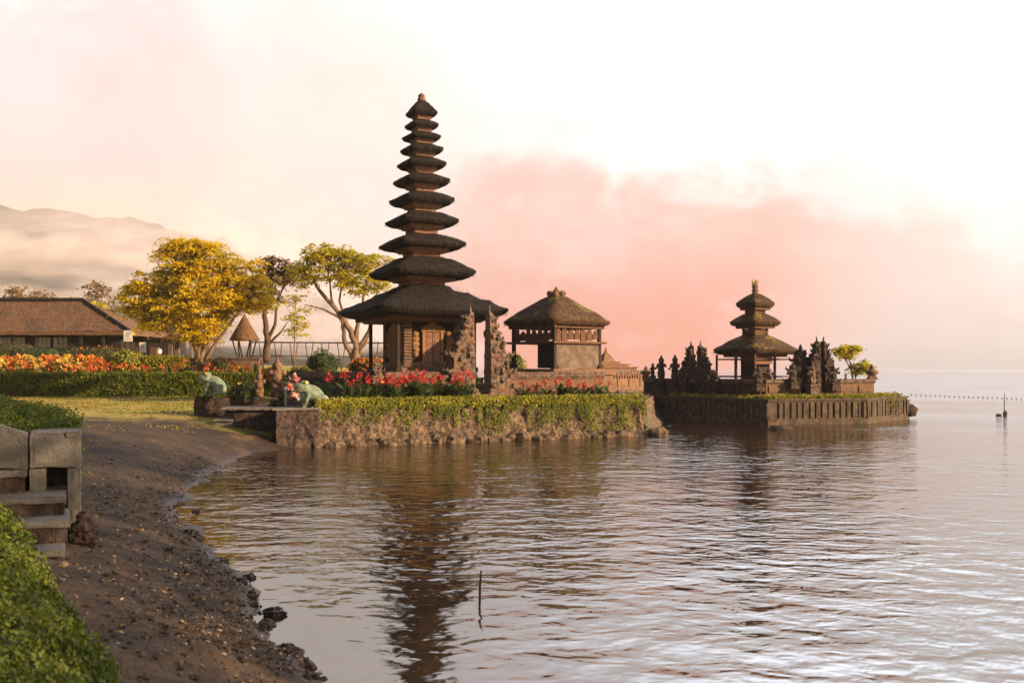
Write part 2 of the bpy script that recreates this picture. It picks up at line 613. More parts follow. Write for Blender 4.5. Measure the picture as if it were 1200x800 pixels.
def water_material():
    m = bpy.data.materials.new("lake_water")
    m.use_nodes = True
    t = NT(m.node_tree)
    bs = t.n["Principled BSDF"]
    tc = t.node("ShaderNodeTexCoord")
    v = tc.outputs['Object']
    sp = t.node("ShaderNodeSeparateXYZ")
    t.l.new(v, sp.inputs[0])
    big = t.noise(v, 0.16, 3, 0.5)
    t.put(bs.inputs['Base Color'], t.mix(t.smooth(big, 0.3, 0.7), (0.030, 0.017, 0.008), (0.045, 0.026, 0.012)))
    bs.inputs['Roughness'].default_value = 0.04
    bs.inputs['IOR'].default_value = 3.4
    bs.inputs['Specular IOR Level'].default_value = 0.5
    bs.inputs['Roughness'].default_value = 0.06
    bs.inputs['Specular Tint'].default_value = (0.93, 0.97, 1.0, 1)
    # calmer lanes, and slack water by the beach
    lane = t.smooth(t.noise(t.mapping(v, scale=(0.05, 0.11, 1)), 1.0, 3, 0.5), 0.32, 0.64, 0.25, 1.1)
    shore = t.smooth(t.math('ADD', sp.outputs[1], t.math('MULTIPLY', sp.outputs[0], 1.4)), 5.0, 12, 0.25, 1.0)
    open_ = t.smooth(sp.outputs[1], 28, 90, 0.72, 2.6)              # the open lake is choppier
    k = t.math('MULTIPLY', t.math('MULTIPLY', lane, shore), open_)

    def height(off):
        vv = t.mapping(v, loc=off)
        a = t.noise(t.mapping(vv, scale=(1.75, 2.3, 1), rot=(0, 0, R(24))), 1.0, 2, 0.45, 0.35)
        b_ = t.noise(t.mapping(vv, scale=(4.4, 5.6, 1), rot=(0, 0, R(-20))), 1.0, 2, 0.5, 0.4)
        c = t.noise(t.mapping(vv, scale=(0.5, 0.66, 1), rot=(0, 0, R(4))), 1.0, 1, 0.5, 0.3)
        return t.math('ADD', t.math('MULTIPLY', a, 0.078), t.math('ADD', t.math('MULTIPLY', b_, 0.030), t.math('MULTIPLY', c, 0.085)))

    # slope of the wave field by finite differences, so far ripples keep their tilt
    h0, hx, hy = height((0, 0, 0)), height((0.03, 0, 0)), height((0, 0.03, 0))
    cb = t.node("ShaderNodeCombineXYZ")
    t.put(cb.inputs[0], t.math('MULTIPLY', t.math('DIVIDE', t.math('SUBTRACT', h0, hx), 0.03), k))
    t.put(cb.inputs[1], t.math('MULTIPLY', t.math('DIVIDE', t.math('SUBTRACT', h0, hy), 0.03), k))
    cb.inputs[2].default_value = 1.0
    nm = t.node("ShaderNodeVectorMath")
    nm.operation = 'NORMALIZE'
    t.l.new(cb.outputs[0], nm.inputs[0])
    t.l.new(nm.outputs[0], bs.inputs['Normal'])
    return m


wm = MB()
wm.add([(-3500, -3500, 0), (3500, -3500, 0), (3500, 3500, 0), (-3500, 3500, 0)], [(0, 1, 2, 3)])
tag(wm.build("water", water_material()), kind="structure")

# ---------------------------------------------------------------- far hills and air
def hill(name, X0, X1, Y0, Y1, ridge, seed, m):
    xs_ = np.linspace(X0, X1, 150)
    ys_ = np.linspace(Y0, Y1, 60)
    X, Y = np.meshgrid(xs_, ys_)
    rz = np.interp(X, *zip(*ridge))
    v = (Y - Y0) / (Y1 - Y0)
    prof = np.where(v < 0.55, smoothstep(0, 0.55, v), 1 - 0.5 * smoothstep(0.55, 1, v))
    Z = rz * prof * (0.82 + 0.36 * vnoise(X / 60, Y / 60, seed, 4)) + (vnoise(X / 7, Y / 7, seed + 4, 3) - 0.5) * 11 - 6
    return tag(grid(xs_, ys_, Z).build(name, m, smooth=False), kind="structure")


m_hill = mat("forest_slope", (0.012, 0.016, 0.009), (0.03, 0.03, 0.014), 0.06, 0.95, bump=1.0, bscale=0.3)
hill("hills", -1100, -60, 480, 820, [(-1100, 150), (-620, 128), (-330, 117), (-250, 108), (-190, 88), (-130, 55), (-60, 0)], 3, m_hill)
hill("foothills", -520, -120, 420, 520, [(-520, 52), (-300, 46), (-225, 38), (-180, 26), (-120, 0)], 8, m_hill)


def volume_mat(name, dens, color, aniso):
    m = bpy.data.materials.new(name)
    m.use_nodes = True
    t = NT(m.node_tree)
    t.n.clear()
    out = t.node("ShaderNodeOutputMaterial")
    pv = t.node("ShaderNodeVolumePrincipled")
    pv.inputs['Color'].default_value = (*color, 1)
    pv.inputs['Density'].default_value = dens
    pv.inputs['Anisotropy'].default_value = aniso
    t.l.new(pv.outputs[0], out.inputs['Volume'])
    return m


def volume_box(name, lo, hi, m):
    mb = MB()
    mb.box([(a + b) / 2 for a, b in zip(lo, hi)], [b - a for a, b in zip(lo, hi)])
    return tag(mb.build(name, m), kind="stuff")


def mist_puff(px, py, Y, rx, ry, m, seed):
    """one rounded bank of mist lying before the hills"""
    k = Y / F
    mb = MB()
    mb.blob((0, 0, 0), (rx * k, rx * k * 0.8, ry * k), seed, 0.85, 2.3, 40, 26)
    return tag(mb.build("mist", m, smooth=True, loc=at(px, py, Y)), kind="stuff")
# ---------------------------------------------------------------- materials
m_thatch = mat("black_thatch", (0.006, 0.005, 0.0045), (0.048, 0.034, 0.027), 9, 0.95, bump=1.0, bscale=26, stretch=(1, 1, 0.3), lo=0.4, hi=0.75)
m_thatch_moss = mat("mossy_thatch", (0.050, 0.028, 0.016), (0.155, 0.085, 0.045), 9, 0.95, bump=1.0, bscale=26, stretch=(1, 1, 0.3), lo=0.35, hi=0.7,
                    c3=(0.20, 0.17, 0.03), s3=1.5, lo3=0.52, hi3=0.66, up3=True)
m_thatch_island = mat("island_thatch", (0.042, 0.025, 0.016), (0.13, 0.075, 0.042), 9, 0.95, bump=1.0, bscale=26, stretch=(1, 1, 0.3), lo=0.35, hi=0.7,
                      c3=(0.24, 0.20, 0.03), s3=2.4, lo3=0.52, hi3=0.64, up3=True)
m_thatch_brown = mat("brown_thatch", (0.11, 0.058, 0.032), (0.22, 0.125, 0.07), 5, 0.95, bump=1.0, bscale=14, stretch=(1, 1, 0.4), lo=0.3, hi=0.7,
                     c3=(0.10, 0.07, 0.04), s3=0.5, lo3=0.5, hi3=0.7)
m_carved_red = mat("carved_red_wood", (0.17, 0.062, 0.042), (0.42, 0.27, 0.18), 22, 0.7, bump=0.9, bscale=40)
m_trim_gold = mat("gilded_trim", (0.24, 0.11, 0.045), (0.48, 0.28, 0.12), 30, 0.6, bump=0.8, bscale=45)
m_wood_dark = mat("dark_wood", (0.022, 0.015, 0.012), (0.05, 0.031, 0.02), 8, 0.75, bump=0.4, stretch=(3, 3, 0.5))
m_wood_brown = mat("brown_wood", (0.09, 0.045, 0.025), (0.17, 0.088, 0.045), 8, 0.75, bump=0.4, stretch=(3, 3, 0.5))
m_brick = mat("weathered_brick", (0.17, 0.095, 0.06), (0.29, 0.175, 0.11), 6, 0.9, bump=0.8, bscale=18, stretch=(1, 1, 2.5), c3=(0.14, 0.11, 0.09), s3=1.3, lo3=0.48, hi3=0.7)
m_orange_stone = mat("orange_stone", (0.20, 0.115, 0.068), (0.31, 0.19, 0.12), 5, 0.9, bump=0.7, bscale=14)
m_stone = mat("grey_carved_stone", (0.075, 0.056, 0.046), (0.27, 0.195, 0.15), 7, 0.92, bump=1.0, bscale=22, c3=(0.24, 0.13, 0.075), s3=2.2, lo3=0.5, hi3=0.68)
m_stone_dark = mat("dark_and_shaded_stone", (0.034, 0.026, 0.024), (0.115, 0.082, 0.068), 7, 0.92, bump=1.0, bscale=22, c3=(0.15, 0.078, 0.055), s3=2.2, lo3=0.55, hi3=0.72)  # dark stone, also used where shaded walls and risers get shade as colour
m_block = mat("mossy_block_wall", (0.060, 0.044, 0.036), (0.15, 0.105, 0.078), 4, 0.92, bump=0.9, bscale=14, c3=(0.09, 0.09, 0.04), s3=1.6, lo3=0.5, hi3=0.66)
m_conc = mat("weathered_concrete", (0.155, 0.145, 0.132), (0.215, 0.20, 0.182), 7, 0.9, bump=0.5, bscale=36, c3=(0.085, 0.078, 0.066), s3=4.5, lo3=0.50, hi3=0.72)
m_plaster = mat("stained_plaster", (0.11, 0.085, 0.068), (0.20, 0.155, 0.12), 3, 0.85, bump=0.3, c3=(0.12, 0.085, 0.06), s3=1.1, lo3=0.47, hi3=0.64)
m_rubble = mat("rubble_rock", (0.060, 0.045, 0.034), (0.235, 0.165, 0.110), 5, 0.92, bump=1.0, bscale=12)
m_soil = mat("garden_soil", (0.10, 0.07, 0.045), (0.19, 0.13, 0.07), 3, 0.95, bump=0.8)
m_paving = mat("pale_paving", (0.34, 0.29, 0.22), (0.46, 0.40, 0.32), 2, 0.9, bump=0.4)
m_white = mat("white_paint", (0.75, 0.73, 0.70), (0.66, 0.63, 0.60), 3, 0.6)
m_pole = mat("weathered_pole", (0.05, 0.04, 0.035), (0.09, 0.07, 0.05), 9, 0.8)
m_wall_dark = mat("near_black_wall", (0.02, 0.017, 0.015), (0.035, 0.028, 0.024), 3, 0.9)  # one even near-black for the outer walls of both buildings
m_straw = mat("yellow_straw", (0.62, 0.44, 0.08), (0.50, 0.33, 0.05), 8, 0.8, transl=0.3)

# ---------------------------------------------------------------- thatch
def roof_mesh(Rd, zt, ze, rn, thick, curve=1.5, lift=0.03, p=9, seed=0, fringe=True, rough=0.02, yscale=1.0, n=16, lob=0.0):
    """square thatch roof; Rd = half diagonal at the eave, zt top, ze eave tip, rn neck ratio; local axes along the sides"""
    mb = MB()
    prof = []
    for k in range(11):
        r = rn + (1 - rn) * k / 10
        q = (r - rn) / (1 - rn)
        prof.append((r, zt - (zt - ze) * q ** curve, q))
    prof += [(0.995, ze - thick * 0.22, 1), (0.955, ze - thick * 0.62, 1), (0.88, ze - thick, 1), (0.78, ze - thick * 0.95, .8), (0.55, ze - thick * 0.3, .5), (rn * 0.8, ze, .3)]
    sq = []
    for s_ in range(4):
        for k in range(n):
            t = -1 + 2 * k / n
            a, b = [(t, -1), (1, t), (-t, 1), (-1, -t)][s_]
            sq.append((a, b))
    hs = Rd / math.sqrt(2) * 2 ** (1 / p)
    m = len(sq)
    vs, fs = [], []
    for i, (r, z, q) in enumerate(prof):
        for a, b in sq:
            g = (abs(a) ** p + abs(b) ** p) ** (-1 / p)
            c = min(abs(a), abs(b))
            x, y = a * g * r * hs, b * g * r * hs
            zz = z + lift * Rd * c ** 5 * q ** 2 - lob * Rd * (1 - c) * q * (1 - q)
            nz = noise.noise(Vector((x * 2.1 + seed, y * 2.1, z * 2.1))) * rough * Rd * 1.2 + noise.noise(Vector((x * 7 + seed, y * 7, z * 7))) * rough * 0.6
            u = 1 + nz / max(Rd * r, 0.1)
            vs.append((x * u, y * u * yscale, zz + nz * 0.6))
    for i in range(len(prof) - 1):
        for k in range(m):
            k2 = (k + 1) % m
            fs.append((i * m + k, i * m + k2, (i + 1) * m + k2, (i + 1) * m + k))
    fs.append(tuple(range(m)))
    mb.add(vs, [tuple(reversed(f)) for f in fs])
    if fringe:
        # straw ends that break the eave and stray straws on the slope
        cnt = int(420 * Rd)
        P, Q = [], []
        for _ in range(cnt):
            s_ = random.randrange(4); t = random.uniform(-1, 1)
            a, b = [(t, -1), (1, t), (-t, 1), (-1, -t)][s_]
            g = (abs(a) ** p + abs(b) ** p) ** (-1 / p)
            c = min(abs(a), abs(b))
            if random.random() < 0.55:
                r = random.uniform(0.95, 1.0); z = ze - thick * random.uniform(0.1, 1.0) * (1.6 - r)
                dz = -random.uniform(0.03, 0.11) * (0.5 + 0.3 * Rd)
            else:
                q = random.random(); r = rn + (1 - rn) * q
                z = zt - (zt - ze) * q ** curve; dz = -random.uniform(0.03, 0.1)
            zz = z + lift * Rd * c ** 5
            x, y = a * g * r * hs, b * g * r * hs * yscale
            w = 0.012
            o = Vector((x, y, 0)).normalized() * random.uniform(0.0, 0.05)
            tx, ty = (w, 0) if s_ in (0, 2) else (0, w)
            mb.add([(x - tx + o.x * .3, y - ty + o.y * .3, zz + .02), (x + tx + o.x * .3, y + ty + o.y * .3, zz + .02), (x + o.x, y + o.y, zz + dz)], [(0, 1, 2)])
    return mb


def carve(mb, c, w, h, rz, rows=3, seed=0, depth=0.03):
    """rows of small dentils on a square band of half width w centred at c"""
    ca, sa = math.cos(rz), math.sin(rz)
    for r in range(rows):
        z = c[2] - h / 2 + h * (r + 0.5) / rows
        nn = max(6, int(w * 2 / 0.13))
        for s_ in range(4):
            for k in range(nn):
                if (k + r) % 2:
                    continue
                t = -w + 2 * w * (k + 0.5) / nn
                x, y = [(t, -w), (w, t), (-t, w), (-w, -t)][s_]
                mb.box((c[0] + x * ca - y * sa, c[1] + x * sa + y * ca, z), (w / nn * 1.3, depth * 2, h / rows * 0.7) if s_ in (0, 2) else (depth * 2, w / nn * 1.3, h / rows * 0.7), rz)


# ---------------------------------------------------------------- garden terrace (near peninsula)
A25 = math.atan2(5.8, 12.13)
UX, UY = math.cos(A25), math.sin(A25)
W0 = gpt(330, 30.1)           # water line, left end of the wall
W1 = gpt(765, 35.9)
TZ = 1.16
CY = 1.42                     # courtyard floor


def uv(u, v, z=0.0, o=(-4.9, 36.2)):
    return Vector((o[0] + u * UX - v * UY, o[1] + u * UY + v * UX, z))


# rough stone face, battered outwards to the water, with a rubble toe
def wall_strip(p0, p1, z_top, batter, nx, nz, seed, toe=0.35):
    d = (p1 - p0); L = d.length; d.normalize()
    nrm = Vector((d.y, -d.x, 0))
    vs, fs = [], []
    for j in range(nz + 1):
        f = j / nz
        for i in range(nx + 1):
            t = i / nx
            z = -0.5 + (z_top + 0.5) * f
            out = batter * (1 - f) + toe * max(0, 1 - (z + 0.02) / 0.30) * (0.75 + 0.6 * noise.noise(Vector((t * L * 1.2, 3.1, seed)))) * (1 if z < 0.3 else 0)
            q = Vector((t * L, z, seed))
            out += 0.07 * noise.noise(q * 2.3) + 0.05 * noise.noise(q * 6.1) + 0.03 * noise.noise(q * 14)
            if z < 0.36:
                out += 0.10 * abs(noise.noise(q * 3.7))
            p = p0 + d * (t * L) + nrm * out
            vs.append((p.x, p.y, z))
    for j in range(nz):
        for i in range(nx):
            a = j * (nx + 1) + i
            fs.append((a, a + 1, a + nx + 2, a + nx + 1))
    return vs, fs


Wdir = (W1 - W0).normalized()
Wn = Vector((Wdir.y, -Wdir.x, 0))
WL = W0 + Wdir * 0.95 - Wn * 0.32        # top line ends, set back from the water
WR = W1 - Wdir * 0.25 - Wn * 0.45
BACK = Vector((9.5, 72, 0))
terr = empty("retaining_wall", (W0.x, W0.y, 0), "long ivy hung stone wall holding up the flower garden at the water's edge", "wall")
o_ = Vector(terr.location)
mb = MB()
vs, fs = wall_strip(WL + Wn * 0.1, WR + Wn * 0.1, TZ, 0.22, 260, 34, 2.0)
mb.add(vs, fs)
c1 = WR
vs, fs = wall_strip(WR + Wn * 0.1 + Wdir * 0.0, Vector((7.2, 50, 0)), TZ, 0.22, 60, 16, 5.0)
mb.add(vs, fs)
mb.v = [a - np.array(o_) for a in mb.v]
mb.build("stone_face", m_rubble, terr, smooth=False)
mb = MB()
for k in range(46):
    t = random.uniform(0.02, 1.0)
    p = WL.lerp(WR, t) + Wn * random.uniform(0.30, 0.62)
    s_ = random.uniform(0.10, 0.24)
    mb.blob((p.x - o_.x, p.y - o_.y, random.uniform(-0.05, 0.10)), (s_ * 1.4, s_, s_ * 0.8), k, 0.5, 1.7, 8, 6)
for k in range(14):
    p = WR + Wn * random.uniform(0.1, 0.75) + Wdir * random.uniform(0.0, 0.65)
    s_ = random.uniform(0.12, 0.25)
    mb.blob((p.x - o_.x, p.y - o_.y, random.uniform(-0.05, 0.12)), (s_ * 1.4, s_, s_ * 0.8), k, 0.5, 1.7, 8, 6)
mb.build("rubble_toe", m_rubble, terr, smooth=False)
# garden surface behind the wall
mb = MB()
pts = [WL - Wn * 0.05, WR - Wn * 0.02, Vector((7.0, 50, 0)), Vector((8.5, 62, 0)), Vector((-6, 62, 0)), Vector((-11.5, 50, 0)), Vector((-8.6, 36.5, 0)), Vector((-7.0, 31.8, 0))]
mb.prism([(p.x, p.y) for p in pts], -0.3, TZ - 0.01)
tag(mb.build("terrace_ground", m_soil), kind="structure")

# rough dark pier at the wall's left end
pier = empty("stone_pier", tuple(gpt(351, 30.6)), "dark squat rubble pier at the left end of the ivy hung wall", "pier")
mb = MB()
vs, fs = wall_strip(Vector((-0.62, -0.45, 0)), Vector((0.55, 0.05, 0)), 1.16, 0.10, 26, 26, 9.0, toe=0.15); mb.add(vs, fs)
vs, fs = wall_strip(Vector((-0.62, 1.2, 0)), Vector((-0.62, -0.45, 0)), 1.16, 0.08, 26, 26, 11.0, toe=0.1); mb.add(vs, fs)
mb.prism([(-0.6, -0.4), (0.55, 0.08), (0.5, 1.2), (-0.6, 1.2)], -0.3, 1.14)
mb.build("pier_body", m_stone_dark, pier)
mb = MB(); mb.prism([(-0.72, -0.5), (0.62, 0.0), (0.6, 1.2), (-0.72, 1.2)], 1.142, 1.20); mb.build("cap_slab", m_conc, pier)

# landing slab and steps
land = empty("landing_steps", tuple(gpt(300, 31.4, 0.2)), "grey stone landing with low steps beside the frog statues", "steps")
mb = MB(); mb.rough_box((0.05, 0.55, 0.42), (1.5, 1.3, 0.95), R(2), 0.03); mb.build("landing_block", m_stone_dark, land)
mb = MB(); mb.rough_box((-0.1, 0.5, 0.945), (1.95, 1.45, 0.09), R(2), 0.012); mb.build("landing_slab", m_conc, land)
mb = MB(); mb.box((-1.0, 0.5, 0.25), (0.55, 1.2, 0.62), R(2)); mb.box((-1.0, 0.47, 0.59), (0.6, 1.3, 0.06), R(2)); mb.build("step", m_conc, land)
mb = MB(); mb.box((-1.5, 0.5, 0.12), (0.45, 1.2, 0.36), R(2)); mb.box((-1.5, 0.47, 0.325), (0.5, 1.3, 0.05), R(2)); mb.build("step", m_conc, land)

# ---------------------------------------------------------------- courtyard walls
def banded_wall(name, p0, p1, z0, z1, th, m, label, cat="wall", caps=True):
    d = p1 - p0; L = d.length; a = math.atan2(d.y, d.x)
    o = empty(name, (p0.x, p0.y, z0), label, cat, rz=a)
    h = z1 - z0
    mb = MB()
    mb.box((L / 2, 0, h * 0.09), (L, th + 0.14, h * 0.18))
    mb.build("plinth_course", m_stone, o)
    mb = MB()
    mb.box((L / 2, 0, h * 0.5), (L, th, h * 0.64))
    n = max(2, int(L / 0.9))
    for k in range(n):                                    # raised panels
        mb.box((L * (k + 0.5) / n, -th / 2 - 0.02, h * 0.47), (L / n * 0.72, 0.05, h * 0.34))
        mb.box((L * (k + 0.5) / n, th / 2 + 0.02, h * 0.47), (L / n * 0.72, 0.05, h * 0.34))
    mb.build("brick_panel", m, o)
    mb = MB()
    mb.box((L / 2, 0, h * 0.80), (L + 0.04, th + 0.08, h * 0.06))
    mb.box((L / 2, 0, h * 0.86), (L + 0.1, th + 0.18, h * 0.06))
    mb.box((L / 2, 0, h * 0.945), (L + 0.06, th + 0.10, h * 0.11))
    mb.build("coping", m_stone, o)
    return o


GU0, GU1 = 3.05, 5.15          # gate span along u
banded_wall("courtyard_wall", uv(0.3, 0), uv(GU0 - 0.1, 0), TZ - 0.05, 2.28, 0.35, m_brick, "low banded courtyard wall behind the large red canna bed, left of the split gate")
banded_wall("courtyard_wall", uv(GU1 + 0.1, 0), uv(9.4, 0), TZ - 0.05, 2.28, 0.35, m_brick, "banded brick wall below the open pavilion, right of the split gate")
banded_wall("courtyard_wall", uv(0, 15), uv(0, 0.3), TZ - 0.05, 2.28, 0.35, m_stone_dark, "shaded grey side wall of the courtyard running back past the umbrella shaped tree")  # side wall in darker stone than the brick front: shade put into colour
banded_wall("courtyard_wall", gpt(676, 50), gpt(757, 54), TZ - 0.05, 2.33, 0.4, m_orange_stone, "sunlit orange wall with a toothed top beyond the open pavilion")
mb = MB()
mb.prism([tuple(uv(u, v)[:2]) for u, v in ((0.2, 0.2), (9.3, 0.2), (9.3, 14.5), (0.2, 14.5))], 1.0, CY)
tag(mb.build("courtyard_floor", m_paving), kind="structure")
# pale paving beyond the hedge's far end
mb = MB(); mb.prism([(3.9, 38.8), (5.2, 38.8), (6.5, 49), (4.2, 49)], 1.0, 1.19)
tag(mb.build("path", m_paving), kind="structure")

# toothed top of the orange wall
def dent_row(p0, p1, z, n, w, h, th, m, name, parent):
    mb = MB()
    for k in range(n):
        p = p0.lerp(p1, (k + 0.5) / n)
        mb.box((p.x, p.y, z + h / 2), (w, th, h), math.atan2(p1.y - p0.y, p1.x - p0.x), 0.8)
    return mb.build(name, m, parent)


ow = [o for o in bpy.data.objects if o.get("label", "").startswith("sunlit orange wall")][0]
Lw = (gpt(757, 54) - gpt(676, 50)).length
dent_row(Vector((0, -0.22, 0)), Vector((Lw, -0.22, 0)), 0.80, 26, 0.11, 0.2, 0.10, m_orange_stone, "toothed_course", ow)

# stepped stone spire behind that wall
sp = empty("stepped_shrine", tuple(gpt(710, 56, 1.3)), "small stepped orange stone shrine with a pointed spire behind the sunlit wall", "shrine")
mb = MB()
lv = []
z = 0.0
for hw, hh in ((1.35, 1.15), (1.0, 0.09), (0.62, 0.07)):
    lv += [(hw, hw * .8, z), (hw, hw * .8, z + hh), (hw * 1.06, hw * .86, z + hh), (hw * 1.06, hw * .86, z + hh + 0.07)]
    z += hh + 0.07
mb.stack(lv, rz=A25); mb.build("stepped_base", m_orange_stone, sp)
mb = MB()
lv = []
for k in range(6):
    w = 0.36 * (1 - k / 6.2); zz = z + k * 0.095
    lv += [(w * 1.1, w * 1.1, zz), (w, w, zz + 0.065)]
lv += [(0.03, 0.03, z + 0.75)]
mb.stack(lv, rz=A25); mb.build("spire", m_orange_stone, sp)

# ---------------------------------------------------------------- the tall pagoda: eleven roofs
MY = 44.0
MC = gpt(494, MY)
KS = MY / F
zz = lambda py: H + (HOR - py) * KS
meru = empty("pagoda", (MC.x, MC.y, CY), "tall slender pagoda with eleven stacked black thatch roofs inside the walled courtyard", "pagoda", rz=A25 + R(1.5))
tiers = [  # tip row, top row, bottom row, half width (photo pixels)
    (366, 335, 374, 102), (321, 300, 327.5, 64.5), (288, 274, 293.5, 52.5), (260.7, 248, 266, 44.5), (235, 225, 241.5, 39.5), (212.6, 203.5, 218.5, 34.7),
    (193, 184.5, 198.2, 30), (175.6, 169, 180.7, 26.3), (161, 154.7, 165.4, 23.6), (147, 140.5, 151.6, 20.5), (133, 117.5, 137.3, 19)]
for i, (tp, to, bo, hw) in enumerate(tiers):
    Rd = hw * KS * 1.055
    ze, zt, zb = zz(tp) - CY, zz(to) - CY, zz(bo) - CY
    last = i == len(tiers) - 1
    if i + 1 < len(tiers):
        rn = 0.43 * tiers[i + 1][3] * KS / Rd * (0.95 if i == 0 else 1.0)
    else:
        rn = 0.16
    zt2_ = zt if (i == 0 or last) else ze + (zt - ze) * 0.92
    rf = roof_mesh(Rd, zt2_, ze, rn, max(ze - zb, 0.12), curve=(1.12 if i == 0 else 1.42 if not last else 1.25), lift=0.03, p=13, seed=i * 7.3,
                   rough=0.024, n=18 if i < 3 else 12).build("roof", m_thatch, meru, smooth=True)
    # carved fascia under the eave, then the slim neck that carries it
    fw = Rd / math.sqrt(2) * (0.62 if i else 0.80)
    fh = 0.20 if i else 0.26
    mb = MB()
    mb.stack([(fw * 0.86, fw * 0.86, zb - fh * 0.75), (fw * 0.9, fw * 0.9, zb - fh * 0.45), (fw, fw, zb - fh * 0.4), (fw, fw, zb + 0.05)])
    carve(mb, (0, 0, zb - 0.02), fw, fh * 0.5, 0, 2, depth=0.02)
    mb.build("fascia", m_carved_red if i else m_wood_brown, rf)
    if i:
        pzt = zz(tiers[i - 1][1]) - CY
        nw = Rd / math.sqrt(2) * 0.43
        mb = MB()
        mb.stack([(nw, nw, pzt - 0.26), (nw, nw, zb), ])
        carve(mb, (0, 0, (pzt + zb) / 2), nw, max(zb - pzt, 0.05), 0, 2, depth=0.02)
        mb.build("neck", m_carved_red, rf)
        # small corner brackets
    if last:
        mb = MB(); mb.lathe([(0.17, zt - 0.05), (0.19, zt + 0.05), (0.13, zt + 0.1), (0.16, zt + 0.18), (0.12, zt + 0.24), (0.03, zt + 0.31)])
        mb.build("finial", m_brick, meru)
    if i == 0:
        ZT1 = zb
bw = 1.22
mb = MB()
lv = []
zb0 = 0
for w, h in ((2.2, 0.35), (2.05, 0.25), (1.75, 0.28), (1.5, 0.24)):
    lv += [(w, w, zb0), (w, w, zb0 + h * 0.7), (w * 1.04, w * 1.04, zb0 + h * 0.72), (w * 1.04, w * 1.04, zb0 + h)]
    zb0 += h
mb.stack(lv); mb.build("stone_base", m_stone, meru)
mb = MB()
mb.box((0, 0, (zb0 + ZT1) / 2), (2 * bw, 2 * bw, ZT1 - zb0 - 0.02))
body = mb.build("shrine_body", m_wood_dark, meru)
mb = MB()
for s_ in (-1, 1):
    for k in range(2):
        a, b = (s_ * (bw - 0.04), -bw - 0.03) if k == 0 else (bw + 0.03, s_ * (bw - 0.04))
        z = zb0
        while z < ZT1 - 0.1:
            mb.box((a, b, z + 0.06), (0.34, 0.34, 0.10)); z += 0.135
mb.box((-bw, bw, (zb0 + ZT1) / 2), (0.2, 0.2, ZT1 - zb0))
mb.box((0, 0, zb0 + 0.07), (2 * bw + 0.3, 2 * bw + 0.3, 0.14))
mb.build("corner_quoin", m_brick, body)
# doors: gilded frame, panels, carved crest on both visible faces
for f in range(2):
    def P(a, b, z): return (a, -bw - b, z) if f == 0 else (-bw - b, -a, z)
    def S(x, y, z): return (x, y, z) if f == 0 else (y, x, z)
    mb = MB()
    mb.box(P(-0.42, 0.05, zb0 + 0.80), S(0.12, 0.12, 1.35)); mb.box(P(0.42, 0.05, zb0 + 0.80), S(0.12, 0.12, 1.35))
    mb.box(P(0, 0.06, zb0 + 1.53), S(1.1, 0.14, 0.16))
    for k in range(5):
        mb.box(P(0, 0.06, zb0 + 1.64 + k * 0.045), S(0.9 - k * 0.17, 0.1, 0.06))
    fr = mb.build("door_frame", m_trim_gold, body)
    mb = MB()
    for s_ in (-1, 1):
        mb.box(P(s_ * 0.18, 0.03, zb0 + 0.80), S(0.33, 0.06, 1.3))
        for k in range(4):
            mb.box(P(s_ * 0.18, 0.06, zb0 + 0.32 + k * 0.32), S(0.2, 0.04, 0.2))
    mb.build("door", m_carved_red, body)
    for s_ in (-1, 1):
        mb = MB()
        mb.box(P(s_ * 0.78, 0.03, zb0 + 0.9), S(0.2, 0.06, 1.05))
        for k in range(5):
            mb.blob(P(s_ * 0.78, 0.05, zb0 + 0.5 + k * 0.21), S(0.17 - 0.02 * abs(k - 2), 0.09, 0.13), k + s_, 0.5, 3)
        mb.build("carved_relief", m_trim_gold, body)
for a in (-1, 1):
    for b in (-1, 1):
        mb = MB()
        mb.box((a * 1.75, b * 1.75, (0.9 + ZT1) / 2), (0.13, 0.13, ZT1 - 0.9))
        mb.box((a * 1.75, b * 1.75, 0.95), (0.26, 0.26, 0.2))
        mb.build("post", m_wood_dark, meru)
mb = MB()
for a in (-1, 1):
    mb.box((a * 1.78, 0, ZT1 - 0.12), (0.12, 3.7, 0.15)); mb.box((0, a * 1.78, ZT1 - 0.125), (3.46, 0.12, 0.15))
mb.build("eave_beam", m_wood_brown, meru)

# ---------------------------------------------------------------- open pavilion
PY_ = 42.0
PC = gpt(652, PY_)
kp = PY_ / F
zp = lambda py: H + (HOR - py) * kp
PB = zp(432)
pav = empty("pavilion", (PC.x, PC.y, CY), "square open pavilion with one mossy thatch roof beside the tall pagoda", "pavilion", rz=R(40))
hsd = 62.5 * kp
roof_mesh(hsd, zp(347) - CY, zp(377) - CY, 0.12, 0.22, curve=1.2, lift=0.0, p=9, seed=3.3, rough=0.018, n=20).build("roof", m_thatch_moss, pav, smooth=True)
hw = hsd / math.sqrt(2)
mb = MB()
for k in range(9):
    t = k / 8 * 2 * math.pi
    mb.blob((0.30 * math.cos(t), 0.30 * math.sin(t), zp(345) - CY + 0.02), (0.12, 0.12, 0.13), k, 0.4, 3, 7, 5)
mb.lathe([(0.36, zp(350) - CY - .05), (0.34, zp(345) - CY), (0.2, zp(343) - CY), (0.1, zp(339) - CY), (0.02, zp(336) - CY)], n=10)
mb.build("finial", m_brick, pav)
ze_ = zp(381) - CY
mb = MB()
for a in (-1, 1):
    mb.box((a * hw * 0.86, 0, ze_ - 0.06), (0.10, hw * 1.82, 0.22)); mb.box((0, a * hw * 0.86, ze_ - 0.063), (hw * 1.62, 0.10, 0.22))
mb.build("eave_board", m_wood_brown, pav)
pw = hw * 0.80
